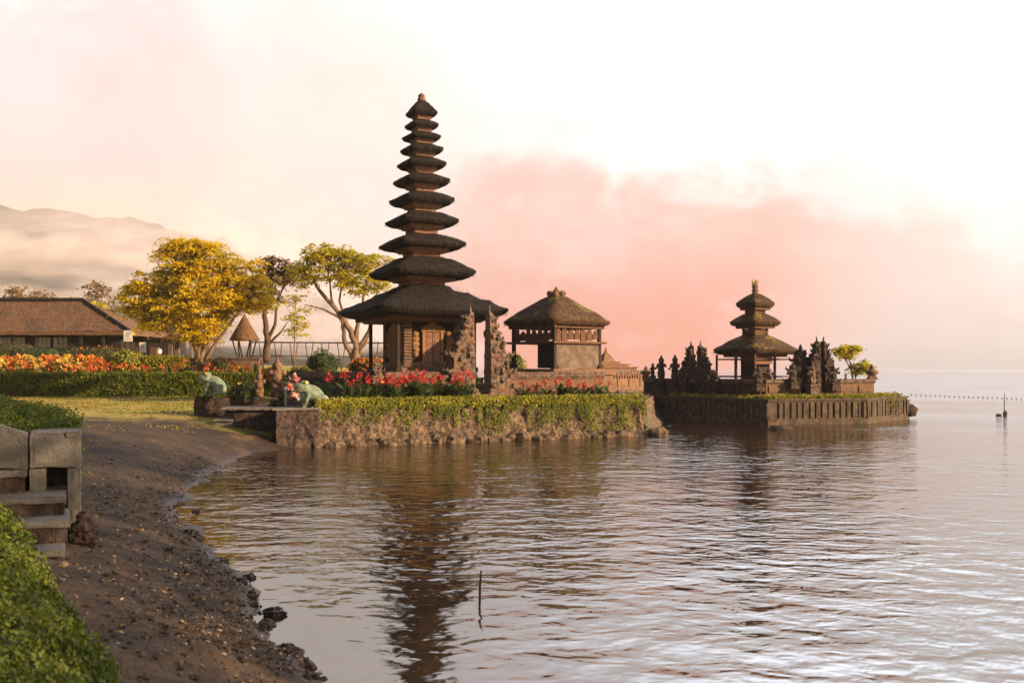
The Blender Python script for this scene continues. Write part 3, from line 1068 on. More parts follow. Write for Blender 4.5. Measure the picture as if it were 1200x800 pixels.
for a in (-1, 1):
    for b in (-1, 1):
        mb = MB(); mb.box((a * pw, b * pw, (PB - CY + ze_) / 2), (0.13, 0.13, ze_ - PB + CY)); mb.box((a * pw, b * pw, PB - CY + 0.08), (0.24, 0.24, 0.16))
        mb.build("post", m_wood_dark, pav)
zs = zp(402) - CY
mb = MB()
mb.box((0, 0, zs), (pw * 2 + 0.45, pw * 2 + 0.45, 0.09)); mb.build("shelf", m_wood_brown, pav)
mb = MB()
mb.box((-0.05, -pw + 0.95, (PB - CY + zs) / 2), (0.9, 1.9, zs - PB + CY - 0.05)); 
mb.build("storage_box", m_wood_dark, pav)
mb = MB()
mb.box((0.0, -pw - 0.02, (PB - CY + zs) / 2 - 0.02), (2 * pw - 0.14, 0.05, zs - PB + CY - 0.07))
mb.build("wall_panel", m_plaster, pav)
mb = MB()
for k in range(7):
    x = -pw + 0.2 + k * (2 * pw - 0.4) / 6
    mb.box((x, -pw + 0.02, zs + 0.05 + 0.2), (2 * pw / 8.5, 0.06, 0.34 + 0.12 * math.sin(k * 1.9)))
    mb.blob((x, -pw + 0.02, zs + 0.48 + 0.06 * math.sin(k * 1.9)), (0.14, 0.06, 0.10), k, 0.4, 3, 7, 5)
for k in range(7):
    y = -pw + 0.2 + k * (2 * pw - 0.4) / 6
    mb.box((-pw + 0.02, y, zs + 0.05 + 0.16), (0.06, 2 * pw / 7.4, 0.22 + 0.16 * abs(math.sin(k * 1.3))))
    mb.blob((-pw + 0.02, y, zs + 0.36 + 0.12 * abs(math.sin(k * 1.3))), (0.06, 0.14, 0.10), k, 0.4, 3, 7, 5)
mb.build("carved_back_rail", m_wood_brown, pav)
mb = MB()
mb.stack([(pw + .5, pw + .5, 0), (pw + .5, pw + .5, 0.3), (pw + .38, pw + .38, 0.32), (pw + .38, pw + .38, 0.72), (pw + .5, pw + .5, 0.74), (pw + .5, pw + .5, PB - CY)])
mb.build("stone_base", m_brick, pav)
# ---------------------------------------------------------------- carved stone: split gates, statues, urns
def flame_gate(h, w, d, seed, m, name, loc, rz, label, flip, cat="gate", group=None):
    """one half of a split gate: sheer inner face at x=0, stepped flame carving outwards along +x (or -x when flip)"""
    rs = random.Random(seed)
    s = -1 if flip else 1
    o = empty(name, loc, label, cat, group, rz)
    mb = MB()
    steps = [(0.00, 1.00), (0.10, 1.00), (0.12, 0.86), (0.26, 0.84), (0.28, 0.96), (0.31, 0.96), (0.33, 0.76), (0.45, 0.74), (0.47, 0.86), (0.50, 0.86), (0.52, 0.62),
             (0.60, 0.58), (0.62, 0.68), (0.65, 0.66), (0.67, 0.46), (0.73, 0.42), (0.75, 0.50), (0.77, 0.46), (0.79, 0.30), (0.90, 0.26), (0.92, 0.30), (0.94, 0.22), (1.0, 0.10)]
    vs, fs = [], []
    for f, ww in steps:
        z = f * h; dd = d * (0.42 + 0.58 * ww)
        for x, y in ((0, -dd / 2), (s * w * ww, -dd / 2), (s * w * ww, dd / 2), (0, dd / 2)):
            vs.append((x, y, z))
    for i in range(len(steps) - 1):
        for k in range(4):
            k2 = (k + 1) % 4
            fs.append((i * 4 + k, i * 4 + k2, (i + 1) * 4 + k2, (i + 1) * 4 + k))
    fs.append((0, 1, 2, 3)); q = (len(steps) - 1) * 4; fs.append((q, q + 1, q + 2, q + 3))
    mb.add(vs, fs)
    n = int(64 * h / 3)
    for k in range(n):                                     # curling leaf carvings on the outer edge and the faces
        f = rs.uniform(0.10, 0.93)
        ww = float(np.interp(f, [a for a, _ in steps], [b for _, b in steps]))
        side = rs.random()
        dd = d * (0.42 + 0.58 * ww)
        x, y = (s * w * ww, rs.uniform(-dd / 2, dd / 2)) if side < 0.45 else (s * w * ww * rs.uniform(0.12, 0.95), rs.choice((-1, 1)) * dd / 2)
        r = rs.uniform(0.05, 0.11) * h / 3
        mb.blob((x, y, f * h), (r, r, r * rs.uniform(0.8, 1.7)), rs.random() * 9, 0.55, 2.6, 7, 5)
    for f in (0.30, 0.50, 0.68, 0.83, 0.93):               # upswept flame horns
        ww = float(np.interp(f, [a for a, _ in steps], [b for _, b in steps]))
        dd = d * (0.42 + 0.58 * ww)
        for y in (-dd / 2, 0, dd / 2):
            x = s * w * (ww + 0.02)
            mb.tube([(x - s * 0.05, y, f * h - .05), (x + s * 0.05 * h / 3, y * 1.05, f * h + 0.04), (x + s * 0.05 * h / 3, y * 1.08, f * h + 0.13 * h / 3)], [0.07 * h / 3, 0.05 * h / 3, 0.012], 6)
    mb.tube([(s * 0.08, 0, h * 0.97), (s * 0.06, 0, h * 1.03), (s * 0.10, 0, h * 1.10)], [0.07 * h / 3, 0.055 * h / 3, 0.01], 6)
    mb.build("gate_body", m, o)
    mb = MB()
    mb.stack([(w * 0.62, d * 0.62, 0), (w * 0.62, d * 0.62, h * 0.05), (w * 0.57, d * 0.57, h * 0.055), (w * 0.57, d * 0.57, h * 0.09)], c=(s * w * 0.5, 0, 0))
    mb.build("gate_foot", m, o)
    return o


GZ0 = CY - 0.06
flame_gate(3.18, 1.15, 0.80, 3, m_stone, "split_gate", tuple(uv(3.74, 0, GZ0)), A25, "left half of the carved split gate before the tall pagoda", True, group="halves of the courtyard's carved split gate")
flame_gate(3.18, 1.0, 0.75, 5, m_stone, "split_gate", tuple(uv(4.40, 0, GZ0)), A25, "right half of the carved split gate, its sheer dark inner face showing", False, group="halves of the courtyard's carved split gate")
st = empty("gate_steps", tuple(uv(4.2, -0.9, TZ - 0.04)), "low stone steps leading up to the carved split gate", "steps", rz=A25)
mb = MB(); mb.box((0, 0, 0.06), (2.6, 0.7, 0.12)); mb.build("step", m_stone, st)
mb = MB(); mb.box((0, 0.35, 0.15), (1.6, 0.7, 0.16)); mb.build("step", m_stone, st)
mb = MB(); mb.box((0, 0.75, 0.24), (0.9, 0.6, 0.16)); mb.build("step", m_stone, st)


def remesh(o, vox, sm=True):
    md = o.modifiers.new("remesh", 'REMESH')
    md.mode = 'VOXEL'
    md.voxel_size = vox
    md.use_smooth_shade = sm
    return o


def guardian(loc, h, rz, label, m, name="guardian_statue", cat="statue", group=None, seed=1, ped=0.22, pm=None, spear=False, arms=True, wide=1.0):
    """standing carved guardian: pedestal, robed legs, belly, bent arms, head with a tall crown"""
    rs = random.Random(seed)
    o = empty(name, loc, label, cat, group, rz)
    hp = h * ped
    mb = MB()
    w = h * 0.17 * wide
    mb.stack([(w, w, 0), (w, w, hp * 0.25), (w * .8, w * .8, hp * 0.32), (w * .8, w * .8, hp * 0.75), (w, w, hp * 0.82), (w, w, hp)])
    mb.build("pedestal", pm or m, o)
    mb = MB()
    b = h - hp; k = b * wide
    mb.blob((0, 0, hp + b * 0.10), (k * 0.17, k * 0.15, b * 0.14), seed, 0.25, 2)
    for s in (-1, 1):
        mb.blob((s * k * 0.09, 0, hp + b * 0.22), (k * 0.09, k * 0.10, b * 0.20), seed + s, 0.3, 2)
        mb.blob((s * k * 0.18, 0, hp + b * 0.57), (k * 0.085, k * 0.09, b * 0.08), seed + s, 0.2, 2)
        if arms:
            mb.tube([(s * k * 0.19, 0, hp + b * 0.57), (s * k * 0.31, -k * 0.04, hp + b * (0.46 + 0.05 * s)), (s * k * 0.22, -k * 0.17, hp + b * (0.52 + 0.09 * s))], [k * .06, k * .05, k * .045], 7)
        mb.blob((s * k * 0.11, 0, hp + b * 0.72), (k * 0.035, k * 0.05, b * 0.06), seed, 0.1, 2, 7, 5)
        mb.tube([(s * k * 0.07, 0.0, hp + b * 0.75), (s * k * 0.16, 0, hp + b * 0.80), (s * k * 0.15, 0, hp + b * 0.88)], [k * .03, k * .03, k * .008], 6)
    mb.blob((0, -k * 0.02, hp + b * 0.42), (k * 0.15, k * 0.14, b * 0.15), seed + 3, 0.2, 2)
    mb.blob((0, 0, hp + b * 0.55), (k * 0.16, k * 0.11, b * 0.10), seed + 4, 0.2, 2)
    mb.blob((0, -k * 0.01, hp + b * 0.70), (k * 0.10, k * 0.11, b * 0.09), seed + 5, 0.12, 3)
    mb.blob((0, -k * 0.11, hp + b * 0.685), (k * 0.03, k * 0.035, b * 0.03), seed, 0.1, 2, 7, 5)
    mb.lathe([(k * 0.115, hp + b * 0.74), (k * 0.12, hp + b * 0.78), (k * 0.09, hp + b * 0.81), (k * 0.095, hp + b * 0.85), (k * 0.05, hp + b * 0.90), (k * 0.055, hp + b * 0.93), (k * 0.012, hp + b)], n=10)
    for q in range(9):
        mb.blob((rs.uniform(-1, 1) * k * 0.16, -k * 0.1 * rs.random(), hp + b * rs.uniform(0.1, 0.6)), k * rs.uniform(0.03, 0.06), q, 0.4, 3, 7, 5)
    remesh(mb.build("figure", m, o), max(h * 0.014, 0.012))
    if spear:
        mb = MB(); mb.tube([(k * 0.13, -k * 0.17, hp), (k * 0.14, -k * 0.17, h * 0.98)], h * 0.012, 6); mb.build("club", m, o)
    return o


def urn(loc, h, label, m, rz=0.0, group=None):
    o = empty("stone_urn_finial", loc, label, "finial", group, rz)
    mb = MB(); w = h * 0.28
    mb.stack([(w, w, 0), (w, w, h * .12), (w * .75, w * .75, h * .14), (w * .75, w * .75, h * .26)]); mb.build("foot", m, o)
    mb = MB()
    mb.lathe([(h * .16, h * .26), (h * .36, h * .36), (h * .44, h * .46), (h * .40, h * .54), (h * .26, h * .62), (h * .16, h * .68), (h * .14, h * .74), (h * .17, h * .78), (h * .10, h * .88), (h * .02, h)], n=14)
    mb.build("bowl", m, o, smooth=True)
    return o


# spired shrine towers of carved stone, used on the island
def spire_tower(loc, h, w, seed, m, label, rz=0.0, name="carved_spire", cat="spire", group=None):
    rs = random.Random(seed)
    o = empty(name, loc, label, cat, group, rz)
    mb = MB()
    lv = []
    n = 7
    for k in range(n):
        f = k / n; ww = w * (1 - f * 0.86) ** 0.8 / 2; z = f * h * 0.86; dz = h * 0.86 / n
        lv += [(ww, ww, z), (ww, ww, z + dz * 0.45), (ww * 1.18, ww * 1.18, z + dz * 0.55), (ww * 1.18, ww * 1.18, z + dz * 0.75), (ww * 0.85, ww * 0.85, z + dz * 0.95)]
    lv += [(w * .05, w * .05, h * 0.87), (w * .07, w * .07, h * 0.91), (w * .012, w * .012, h)]
    mb.stack(lv)
    for k in range(int(40 * max(h, 1) / 2)):
        f = rs.uniform(0.05, 0.85); ww = w * (1 - f * 0.86) ** 0.8 / 2 * 1.1
        t = rs.uniform(0, 2 * math.pi); g = 1 / max(abs(math.cos(t)), abs(math.sin(t)))
        r = rs.uniform(0.05, 0.10) * w
        mb.blob((ww * g * .9 * math.cos(t), ww * g * .9 * math.sin(t), f * h), (r, r, r * 1.5), rs.random() * 9, 0.5, 3, 6, 5)
    for f in (0.28, 0.5, 0.68):
        ww = w * (1 - f * 0.86) ** 0.8 / 2
        for a, b in ((-1, -1), (1, -1), (1, 1), (-1, 1)):
            mb.tube([(a * ww, b * ww, f * h), (a * ww * 1.35, b * ww * 1.35, f * h + .03 * h), (a * ww * 1.4, b * ww * 1.4, f * h + 0.09 * h)], [0.06 * w, .05 * w, .008], 5)
    mb.build("tower_body", m, o)
    return o


# corner pillar of the courtyard with carved leaves
spire_tower(tuple(uv(0.0, 0.0, TZ - 0.05)), 1.75, 0.62, 21, m_stone, "stubby carved pillar on the courtyard corner beside the yellow flower", A25, "corner_pillar", "pillar")

# ---------------------------------------------------------------- statues around the landing
guardian(tuple(at(304, 0, 33.2).xy) + (1.10,), 1.28, R(8), "slimmer of two rusty brown guardian statues, standing farther back on the landing", m_brick, seed=4, ped=0.28, pm=m_stone_dark, arms=False, wide=0.85)
guardian(tuple(at(325, 0, 32.2).xy) + (1.17,), 1.62, R(10), "taller of two rusty brown guardian statues, beside a pale pipe", m_brick, seed=9, ped=0.27, pm=m_stone_dark, arms=False, wide=0.95)
m_painted = mat("painted_statue", (0.45, 0.38, 0.33), (0.40, 0.06, 0.04), 6, 0.6, lo=0.46, hi=0.54, c3=(0.05, 0.045, 0.05), s3=7, lo3=0.5, hi3=0.56)
guardian(tuple(at(345, 0, 32.0).xy) + (1.17,), 1.12, R(35), "small painted red, white and dark figure squatting just left of the large frog", m_painted, name="painted_figure", seed=14, ped=0.16, pm=m_conc, wide=1.25)
o = empty("pale_pipe", tuple(at(334.5, 0, 31.6).xy) + (1.14,), "thin pale upright pipe beside the taller rusty guardian statue", "pipe")
MB().tube([(0, 0, 0), (0, 0, 0.62)], 0.03, 8).build("shaft", mat("pale_green_pipe", (0.34, 0.40, 0.30)), o)
MB().lathe([(0.045, 0.60), (0.05, 0.63), (0.03, 0.68)]).build("pipe_cap", m_white, o)

m_frog = mat("green_glazed_frog", (0.12, 0.19, 0.12), (0.30, 0.35, 0.25), 3.5, 0.65, bump=0.6, spec=0.3, c3=(0.085, 0.11, 0.07), s3=6, lo3=0.42, hi3=0.75)
m_frog_pale = mat("cream_frog_belly", (0.46, 0.45, 0.34), (0.30, 0.34, 0.25), 5, 0.6, bump=0.4)
m_eye = mat("frog_eye", (0.55, 0.45, 0.12), rough=0.2)
m_pupil = mat("frog_pupil", (0.01, 0.01, 0.01), rough=0.2)


def frog(loc, s, rz, label):
    """crouching frog facing -x, about s metres high"""
    o = empty("frog_statue", loc, label, "frog statue", "green frog statues by the landing", rz)
    mb = MB()
    ry = Matrix.Rotation(R(32), 3, 'Y')
    mb.blob((0.02 * s, 0, 0.46 * s), (0.50 * s, 0.37 * s, 0.33 * s), rot=ry, n=16, m=10)
    mb.blob((-0.36 * s, 0, 0.72 * s), (0.32 * s, 0.31 * s, 0.19 * s), rot=Matrix.Rotation(R(8), 3, 'Y'), n=16, m=10)
    for k in (-1, 1):
        mb.blob((-0.28 * s, k * 0.19 * s, 0.88 * s), 0.105 * s, n=12, m=8)
        mb.blob((0.26 * s, k * 0.33 * s, 0.25 * s), (0.28 * s, 0.14 * s, 0.24 * s), n=12, m=8)
        mb.tube([(0.38 * s, k * 0.36 * s, 0.16 * s), (0.12 * s, k * 0.44 * s, 0.06 * s), (-0.06 * s, k * 0.46 * s, 0.04 * s)], [0.10 * s, 0.07 * s, 0.05 * s], 8)
        mb.tube([(-0.22 * s, k * 0.26 * s, 0.48 * s), (-0.32 * s, k * 0.36 * s, 0.24 * s), (-0.36 * s, k * 0.34 * s, 0.05 * s)], [0.10 * s, 0.075 * s, 0.055 * s], 8)
        for t in (-0.5, 0, 0.5):
            mb.tube([(-0.36 * s, k * 0.34 * s, 0.04 * s), (-0.50 * s, k * 0.34 * s + t * 0.16 * s, 0.025 * s)], [0.035 * s, 0.02 * s], 6)
            mb.tube([(-0.04 * s, k * 0.46 * s, 0.04 * s), (-0.20 * s, k * 0.48 * s + t * 0.16 * s, 0.025 * s)], [0.035 * s, 0.02 * s], 6)
    remesh(mb.build("body", m_frog, o), 0.022 * s)
    mb = MB(); mb.blob((-0.20 * s, 0, 0.44 * s), (0.26 * s, 0.255 * s, 0.30 * s), rot=ry, n=14, m=9)
    mb.blob((-0.41 * s, 0, 0.66 * s), (0.265 * s, 0.262 * s, 0.13 * s), n=14, m=8)
    remesh(mb.build("belly", m_frog_pale, o), 0.024 * s)
    for k in (-1, 1):
        e = MB().blob((-0.315 * s, k * 0.225 * s, 0.905 * s), 0.075 * s, n=10, m=7).build("eye", m_eye, o, smooth=True)
        MB().blob((-0.355 * s, k * 0.262 * s, 0.92 * s), (0.028 * s, 0.03 * s, 0.038 * s), n=8, m=6).build("pupil", m_pupil, e, smooth=True)
    return o


frog(tuple(at(366, 0, 31.3).xy) + (1.19,), 0.86, R(28), "larger green frog statue with pale belly crouching on the stone pier by the cannas")
frog(tuple(at(252, 0, 33.4).xy) + (1.50,), 0.80, R(5), "smaller green frog statue in front of the clipped hedge, on a grassy block")

# grassy block under the smaller frog
gb = empty("grassy_block", tuple(gpt(266, 34.2, 0.6)), "dark square planter block with a grass top under the smaller frog statue", "planter")
mb = MB(); mb.rough_box((0, 0, 0.40), (2.0, 1.5, 0.84), R(10), 0.04); mb.build("block_body", m_stone_dark, gb)
GRASSBLOCK = gb

# ---------------------------------------------------------------- island temple
IA, IB, IC, ID = gpt(744, 49.2), gpt(900, 42.4), gpt(1016, 44.0), gpt(1063, 47.5)
IE, IG = Vector((17.2, 58, 0)), Vector((6.3, 60, 0))
ZI = 1.10
isl = empty("island_plinth", (IB.x, IB.y, 0), "dark ribbed stone plinth of the small island temple standing in the lake", "plinth")


def rel(p, o=IB):
    return (p.x - o.x, p.y - o.y)


poly = [IA, IB, IC, ID, IE, IG]
ctr = sum(poly, Vector()) / 6


def inset(k):
    return [rel(p + (ctr - p).normalized() * k) for p in poly]


mb = MB(); mb.prism(inset(0.07), -0.6, ZI - 0.16); mb.build("plinth_body", m_stone_dark, isl)
mb = MB(); mb.prism(inset(-0.10), -0.5, 0.16); mb.prism(inset(-0.02), 0.162, 0.26); mb.build("footing", m_block, isl)
mb = MB(); mb.prism(inset(0.0), ZI - 0.16, ZI - 0.08); mb.prism(inset(-0.08), ZI - 0.078, ZI); mb.build("coping", m_block, isl)
mb = MB()
for p, q in ((IA, IB), (IB, IC), (IC, ID)):
    d = q - p; L = d.length; a = math.atan2(d.y, d.x); d.normalize(); nr = Vector((d.y, -d.x, 0))
    n = int(L / 0.30)
    for k in range(n + 1):
        c = p + d * (L * k / n) - nr * 0.05
        if 0.02 < k / n < 0.985:
            mb.box((c.x - IB.x, c.y - IB.y, 0.60), (0.215 + 0.03 * math.sin(k * 2.3), 0.13 + 0.03 * math.sin(k * 3.7), 0.68), a)
    for e in (0.012, 0.988):
        c = p + d * L * e - nr * 0.02
        mb.box((c.x - IB.x, c.y - IB.y, 0.60), (0.34, 0.22, 0.68), a)
mb.build("ribbed_panel", m_block, isl)
mb = MB(); mb.prism(inset(0.16), ZI - 0.1, ZI + 0.004)
tag(mb.build("island_ground", m_soil, loc=IB), kind="structure")
# dark rocks at the plinth's feet
for px, py, s_, lb in ((915, 503, 0.35, "flat dark rock awash at the island's front corner"), (1066, 483, 0.26, "round dark boulder at the island's far right corner")):
    Y = 2801 / (py - 432) if px < 1000 else 47.6
    mb = MB(); mb.blob((0, 0, 0), (s_ * 1.5, s_, s_ * (0.4 if px < 1000 else 1.1)), px, 0.45, 1.8, 12, 9)
    tag(mb.build("rock", m_stone_dark, loc=gpt(px, Y, 0.02 if px < 1000 else 0.4), smooth=True), lb, "rock")

JB, JL, JR = gpt(893, 44.5), gpt(757, 50.4), Vector((16.76, 46.36, 0))
banded_wall("island_wall", JL, JB, ZI - .02, 1.93, 0.3, m_stone_dark, "shaded dark wall along the island courtyard's left side")  # left wall darker than the sunlit brick ones: shade laid into the stone colour
gA = JB.lerp(JR, 0.20); gB = JB.lerp(JR, 0.60)
AI = math.atan2((JR - JB).y, (JR - JB).x)
banded_wall("island_wall", JB + Vector((0.1, 0.03, 0)), JB.lerp(JR, 0.33), ZI - .02, 1.93, 0.3, m_brick, "short sunlit brick wall below the three roofed pagoda")
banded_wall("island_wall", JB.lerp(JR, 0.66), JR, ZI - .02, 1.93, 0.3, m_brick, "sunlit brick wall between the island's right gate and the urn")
urn((JR.x, JR.y, 1.90), 0.72, "stone urn finial on the island wall's far right end", m_brick)
urn((JL.x, JL.y, 1.90), 0.66, "stone urn finial on the island wall's left end, by the terrace hedge", m_brick)

# three-roofed pagoda
TY = 47.5
TC = gpt(885, TY)
kt = TY / F
zt_ = lambda py: H + (HOR - py) * kt
m3 = empty("small_pagoda", (TC.x, TC.y, ZI), "small pagoda with three mossy thatch roofs on the lake island", "pagoda", rz=R(31))
t3 = [(409, 392, 415.4, 47.5), (377, 368, 382, 28.5), (355, 344, 360.5, 21.7)]
for i, (tp, to, bo, hw_) in enumerate(t3):
    Rd = hw_ * kt * 1.02
    ze, zt, zb = (zt_(q) - ZI for q in (tp, to, bo))
    rn = [0.27, 0.42, 0.14][i]
    rf = roof_mesh(Rd, zt, ze, rn, ze - zb, curve=[1.1, 1.35, 1.35][i], lift=0.0, p=9, seed=40 + i, rough=0.016, n=14).build("roof", m_thatch_island, m3, smooth=True)
    fw = Rd / math.sqrt(2) * 0.72
    mb = MB()
    for a in (-1, 1):
        mb.box((a * fw, 0, zb - 0.05), (0.09, 2 * fw + .09, 0.14)); mb.box((0, a * fw, zb - 0.052), (2 * fw - .09, 0.09, 0.14))
    mb.build("eave_board", m_wood_brown, rf)
    if i:
        pz = zt_(t3[i - 1][1]) - ZI
        nw = Rd / math.sqrt(2) * 0.50
        mb = MB(); mb.stack([(nw * .82, nw * .82, pz - 0.15), (nw * .82, nw * .82, pz + (zb - pz) * 0.62)])
        mb.build("neck", m_carved_red, rf)
        mb = MB()
        for a in (-1, 1):
            for b in (-1, 1):
                mb.box((a * nw * .92, b * nw * .92, (pz + zb) / 2 - 0.03), (0.09, 0.09, zb - pz + 0.1))
        for a in (-1, 1):
            mb.box((a * nw * .92, 0, pz + 0.1), (0.06, 1.7 * nw, 0.08)); mb.box((0, a * nw * .92, pz + 0.102), (1.7 * nw, 0.06, 0.08))
        mb.build("neck_frame", m_wood_brown, rf)
    if i == 2:
        mb = MB(); mb.lathe([(0.15, zt - 0.08), (0.14, zt + 0.1), (0.18, zt + 0.14), (0.13, zt + 0.2), (0.17, zt + 0.38)], n=12)
        fi = mb.build("finial", m_brick, m3)
        mb = MB()
        for k in range(16):
            t = k / 16 * 2 * math.pi + random.uniform(-.2, .2); q = random.uniform(0.05, 0.22)
            mb.tube([(0.08 * math.cos(t), 0.08 * math.sin(t), zt + .33), (q * math.cos(t), q * math.sin(t), zt + random.uniform(.55, .74))], [.028, .01], 4)
        mb.build("straw_tuft", m_straw, fi)
    if i == 0:
        ZB3 = zb
hq = 47.5 * kt / math.sqrt(2)
zf = zt_(444) - ZI
for a in (-1, 0, 1):
    for b in (-1, 0, 1):
        if a == 0 and b == 0: continue
        mb = MB(); mb.box((a * hq * 0.93 * (1 if a and b else 1), b * hq * 0.93, (0.3 + ZB3) / 2), (0.075, 0.075, ZB3 - 0.3))
        mb.build("post", m_wood_brown, m3)
for z_, nm in ((zf + 0.12, "lower_rail"), (zt_(421) - ZI, "upper_rail")):
    mb = MB()
    for a in (-1, 1):
        mb.box((a * hq * .93, 0, z_), (0.06, hq * 1.8, 0.07)); mb.box((0, a * hq * .93, z_ + .003), (hq * 1.8, 0.06, 0.07))
    mb.build(nm, m_wood_brown, m3)
mb = MB(); mb.box((0, 0, (zf + ZB3) / 2), (0.95, 0.95, ZB3 - zf)); 
sb = mb.build("shrine_box", m_wood_dark, m3)
mb = MB(); mb.box((0, -0.5, ZB3 - 0.25), (1.15, 0.1, 0.4)); mb.box((0, -0.5, zf + 0.3), (1.1, 0.2, 0.1)); carve(mb, (0, 0, ZB3 - .25), 0.48, 0.4, 0, 3); mb.build("carved_lintel", m_carved_red, sb)
mb = MB(); mb.stack([(1.75, 1.75, -0.05), (1.75, 1.75, 0.35), (1.6, 1.6, 0.4), (1.6, 1.6, zf - 0.12), (1.72, 1.72, zf - .1), (1.72, 1.72, zf)]); mb.build("stone_base", m_stone_dark, m3)

# carved towers, gate halves and figures along the island walls, left to right
def on(a, b, px, out=0.0):
    """point on the wall a-b that stands at photo column px"""
    k = (px - 600) / F
    d = b - a
    a = a + Vector((d.y, -d.x, 0)).normalized() * out
    t = (a.x - k * a.y) / (k * d.y - d.x)
    p = a + d * t
    return p


def hgt(p, py, z0):
    return H + (HOR - py) * p.y / F - z0


AL = math.atan2((JB - JL).y, (JB - JL).x)
p = on(JL, JB, 765, 0); guardian((p.x, p.y, 1.91), hgt(p, 424.5, 1.91), AL, "small dark figure with a spread arm standing on the island's left wall", m_stone_dark, seed=31, ped=0.2, name="wall_figure")
p = on(JL, JB, 775, 0.45); guardian((p.x, p.y, ZI), hgt(p, 416, ZI), AL, "taller dark guardian with a raised arm before the island's left wall", m_stone_dark, seed=33, ped=0.42, spear=True)
p = on(JL, JB, 791, 0.45); guardian((p.x, p.y, ZI), hgt(p, 415, ZI), AL, "dark crowned guardian just left of the island's left split gate", m_stone_dark, seed=35, ped=0.38, wide=0.9)
p = on(JL, JB, 811, 0); flame_gate(hgt(p, 405, ZI), 0.78, 0.5, 41, m_stone_dark, "split_gate", (p.x, p.y, ZI), AL, "left half of the island's split gate facing the terrace", True, group="halves of the island's carved split gates")
p = on(JL, JB, 819.5, 0); flame_gate(hgt(p, 405, ZI), 0.95, 0.5, 43, m_stone_dark, "split_gate", (p.x, p.y, ZI), AL, "broad right half of the island's split gate facing the terrace", False, group="halves of the island's carved split gates")
p = on(JL, JB, 800, 0.6); guardian((p.x, p.y, ZI), hgt(p, 428, ZI), AL, "short stout dark guardian hard against the left half of the island's left gate", m_stone_dark, seed=36, ped=0.3, wide=1.25)
p = on(JL, JB, 838, 0.35); guardian((p.x, p.y, ZI), hgt(p, 433, ZI), AL, "small dark guardian between the island's left gate and the three roofed pagoda", m_stone_dark, seed=38, ped=0.34, wide=1.2)
p = on(JL, JB, 812, -0.9); spire_tower((p.x, p.y, ZI), hgt(p, 407, ZI), 0.5, 47, m_stone_dark, "thin carved spire showing between the halves of the island's left gate", AL)
p = on(JB, JR, 938, -0.5); spire_tower((p.x, p.y, ZI), hgt(p, 403, ZI), 1.05, 51, m_stone_dark, "dark carved spire left of the island's right split gate", AI)
p = on(JB, JR, 929, 0.35); guardian((p.x, p.y, 1.5), hgt(p, 424, 1.5), AI, "small squat dark figure left of the carved spire on the island", m_stone_dark, seed=53, ped=0.25, name="wall_figure", wide=1.15)
p = on(JB, JR, 958.5, 0); flame_gate(hgt(p, 400, ZI), 0.72, 0.55, 55, m_stone_dark, "split_gate", (p.x, p.y, ZI), AI, "left half of the island's right split gate, pale carving on its edge", True, group="halves of the island's carved split gates")
p = on(JB, JR, 963.5, 0); flame_gate(hgt(p, 400, ZI), 0.72, 0.6, 57, m_stone_dark, "split_gate", (p.x, p.y, ZI), AI, "right half of the island's right split gate, dark inner face showing", False, group="halves of the island's carved split gates")
p = on(JB, JR, 952, 0.55); guardian((p.x, p.y, ZI), hgt(p, 425, ZI), AI, "pale weathered guardian standing before the island's right split gate", m_stone, seed=59, ped=0.4)
p = on(JB, JR, 977, 0.30); guardian((p.x, p.y, ZI + .3), hgt(p, 428, ZI + .3), AI, "stocky dark guardian just right of the island's right split gate", m_stone_dark, seed=61, ped=0.35, wide=1.2)
p = on(JB, JR, 991, 0.0); guardian((p.x, p.y, 1.9), hgt(p, 436, 1.9), AI, "tiny figure on the island wall beside the twin crowned tree", m_stone, seed=63, ped=0.2, name="wall_figure")
p = on(JL, JB, 889, 0.3); guardian((p.x, p.y, ZI + .3), hgt(p, 428, ZI + .3), AI, "dark guardian with spread arms in front of the three roofed pagoda", m_stone_dark, seed=65, ped=0.3, wide=1.3, name="guardian_statue")
p = on(JB, JR, 901, -0.5); guardian((p.x, p.y, 1.5), hgt(p, 429, 1.5), AI, "pale seated figure under the right eave of the three roofed pagoda", m_stone, seed=67, ped=0.25, wide=1.3, name="guardian_statue")
# left terrace: carved posts right of the open pavilion
for px, py, s_, lb in ((686, 421, 71, "low carved post beside the open pavilion's pale panel"), (692.5, 419, 73, "slightly taller carved post standing second from the open pavilion")):
    Y = 44.5; p = gpt(px, Y, 1.35)
    spire_tower(tuple(p), H + (HOR - py) * Y / F - 1.35, 0.36, s_, m_orange_stone, lb, A25, "carved_post", "post")
# ---------------------------------------------------------------- foliage materials
def leafm(name, a, b, rand=0.35, tr=0.35, sc=1.5):
    return mat(name, a, b, sc, 0.6, transl=tr, rand=rand, lo=0.35, hi=0.65)


m_leaf_gold = mat("golden_foliage", (0.66, 0.505, 0.016), (0.84, 0.63, 0.02), 0.9, 0.6, transl=0.45, rand=0.16, c3=(0.30, 0.29, 0.03), s3=0.33, lo3=0.52, hi3=0.66)
m_leaf_olive = leafm("olive_foliage", (0.42, 0.39, 0.022), (0.66, 0.55, 0.026), 0.35, 0.45, 0.9)
m_leaf_brown = leafm("russet_foliage", (0.12, 0.075, 0.025), (0.19, 0.12, 0.03), 0.3, 0.3, 0.9)
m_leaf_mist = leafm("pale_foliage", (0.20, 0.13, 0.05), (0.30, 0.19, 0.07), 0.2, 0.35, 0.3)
m_leaf_hedge = leafm("hedge_foliage", (0.10, 0.125, 0.014), (0.20, 0.215, 0.02), 0.4, 0.3, 2.0)
m_leaf_bright = leafm("sunlit_hedge_foliage", (0.20, 0.21, 0.016), (0.36, 0.33, 0.022), 0.35, 0.35, 2.0)
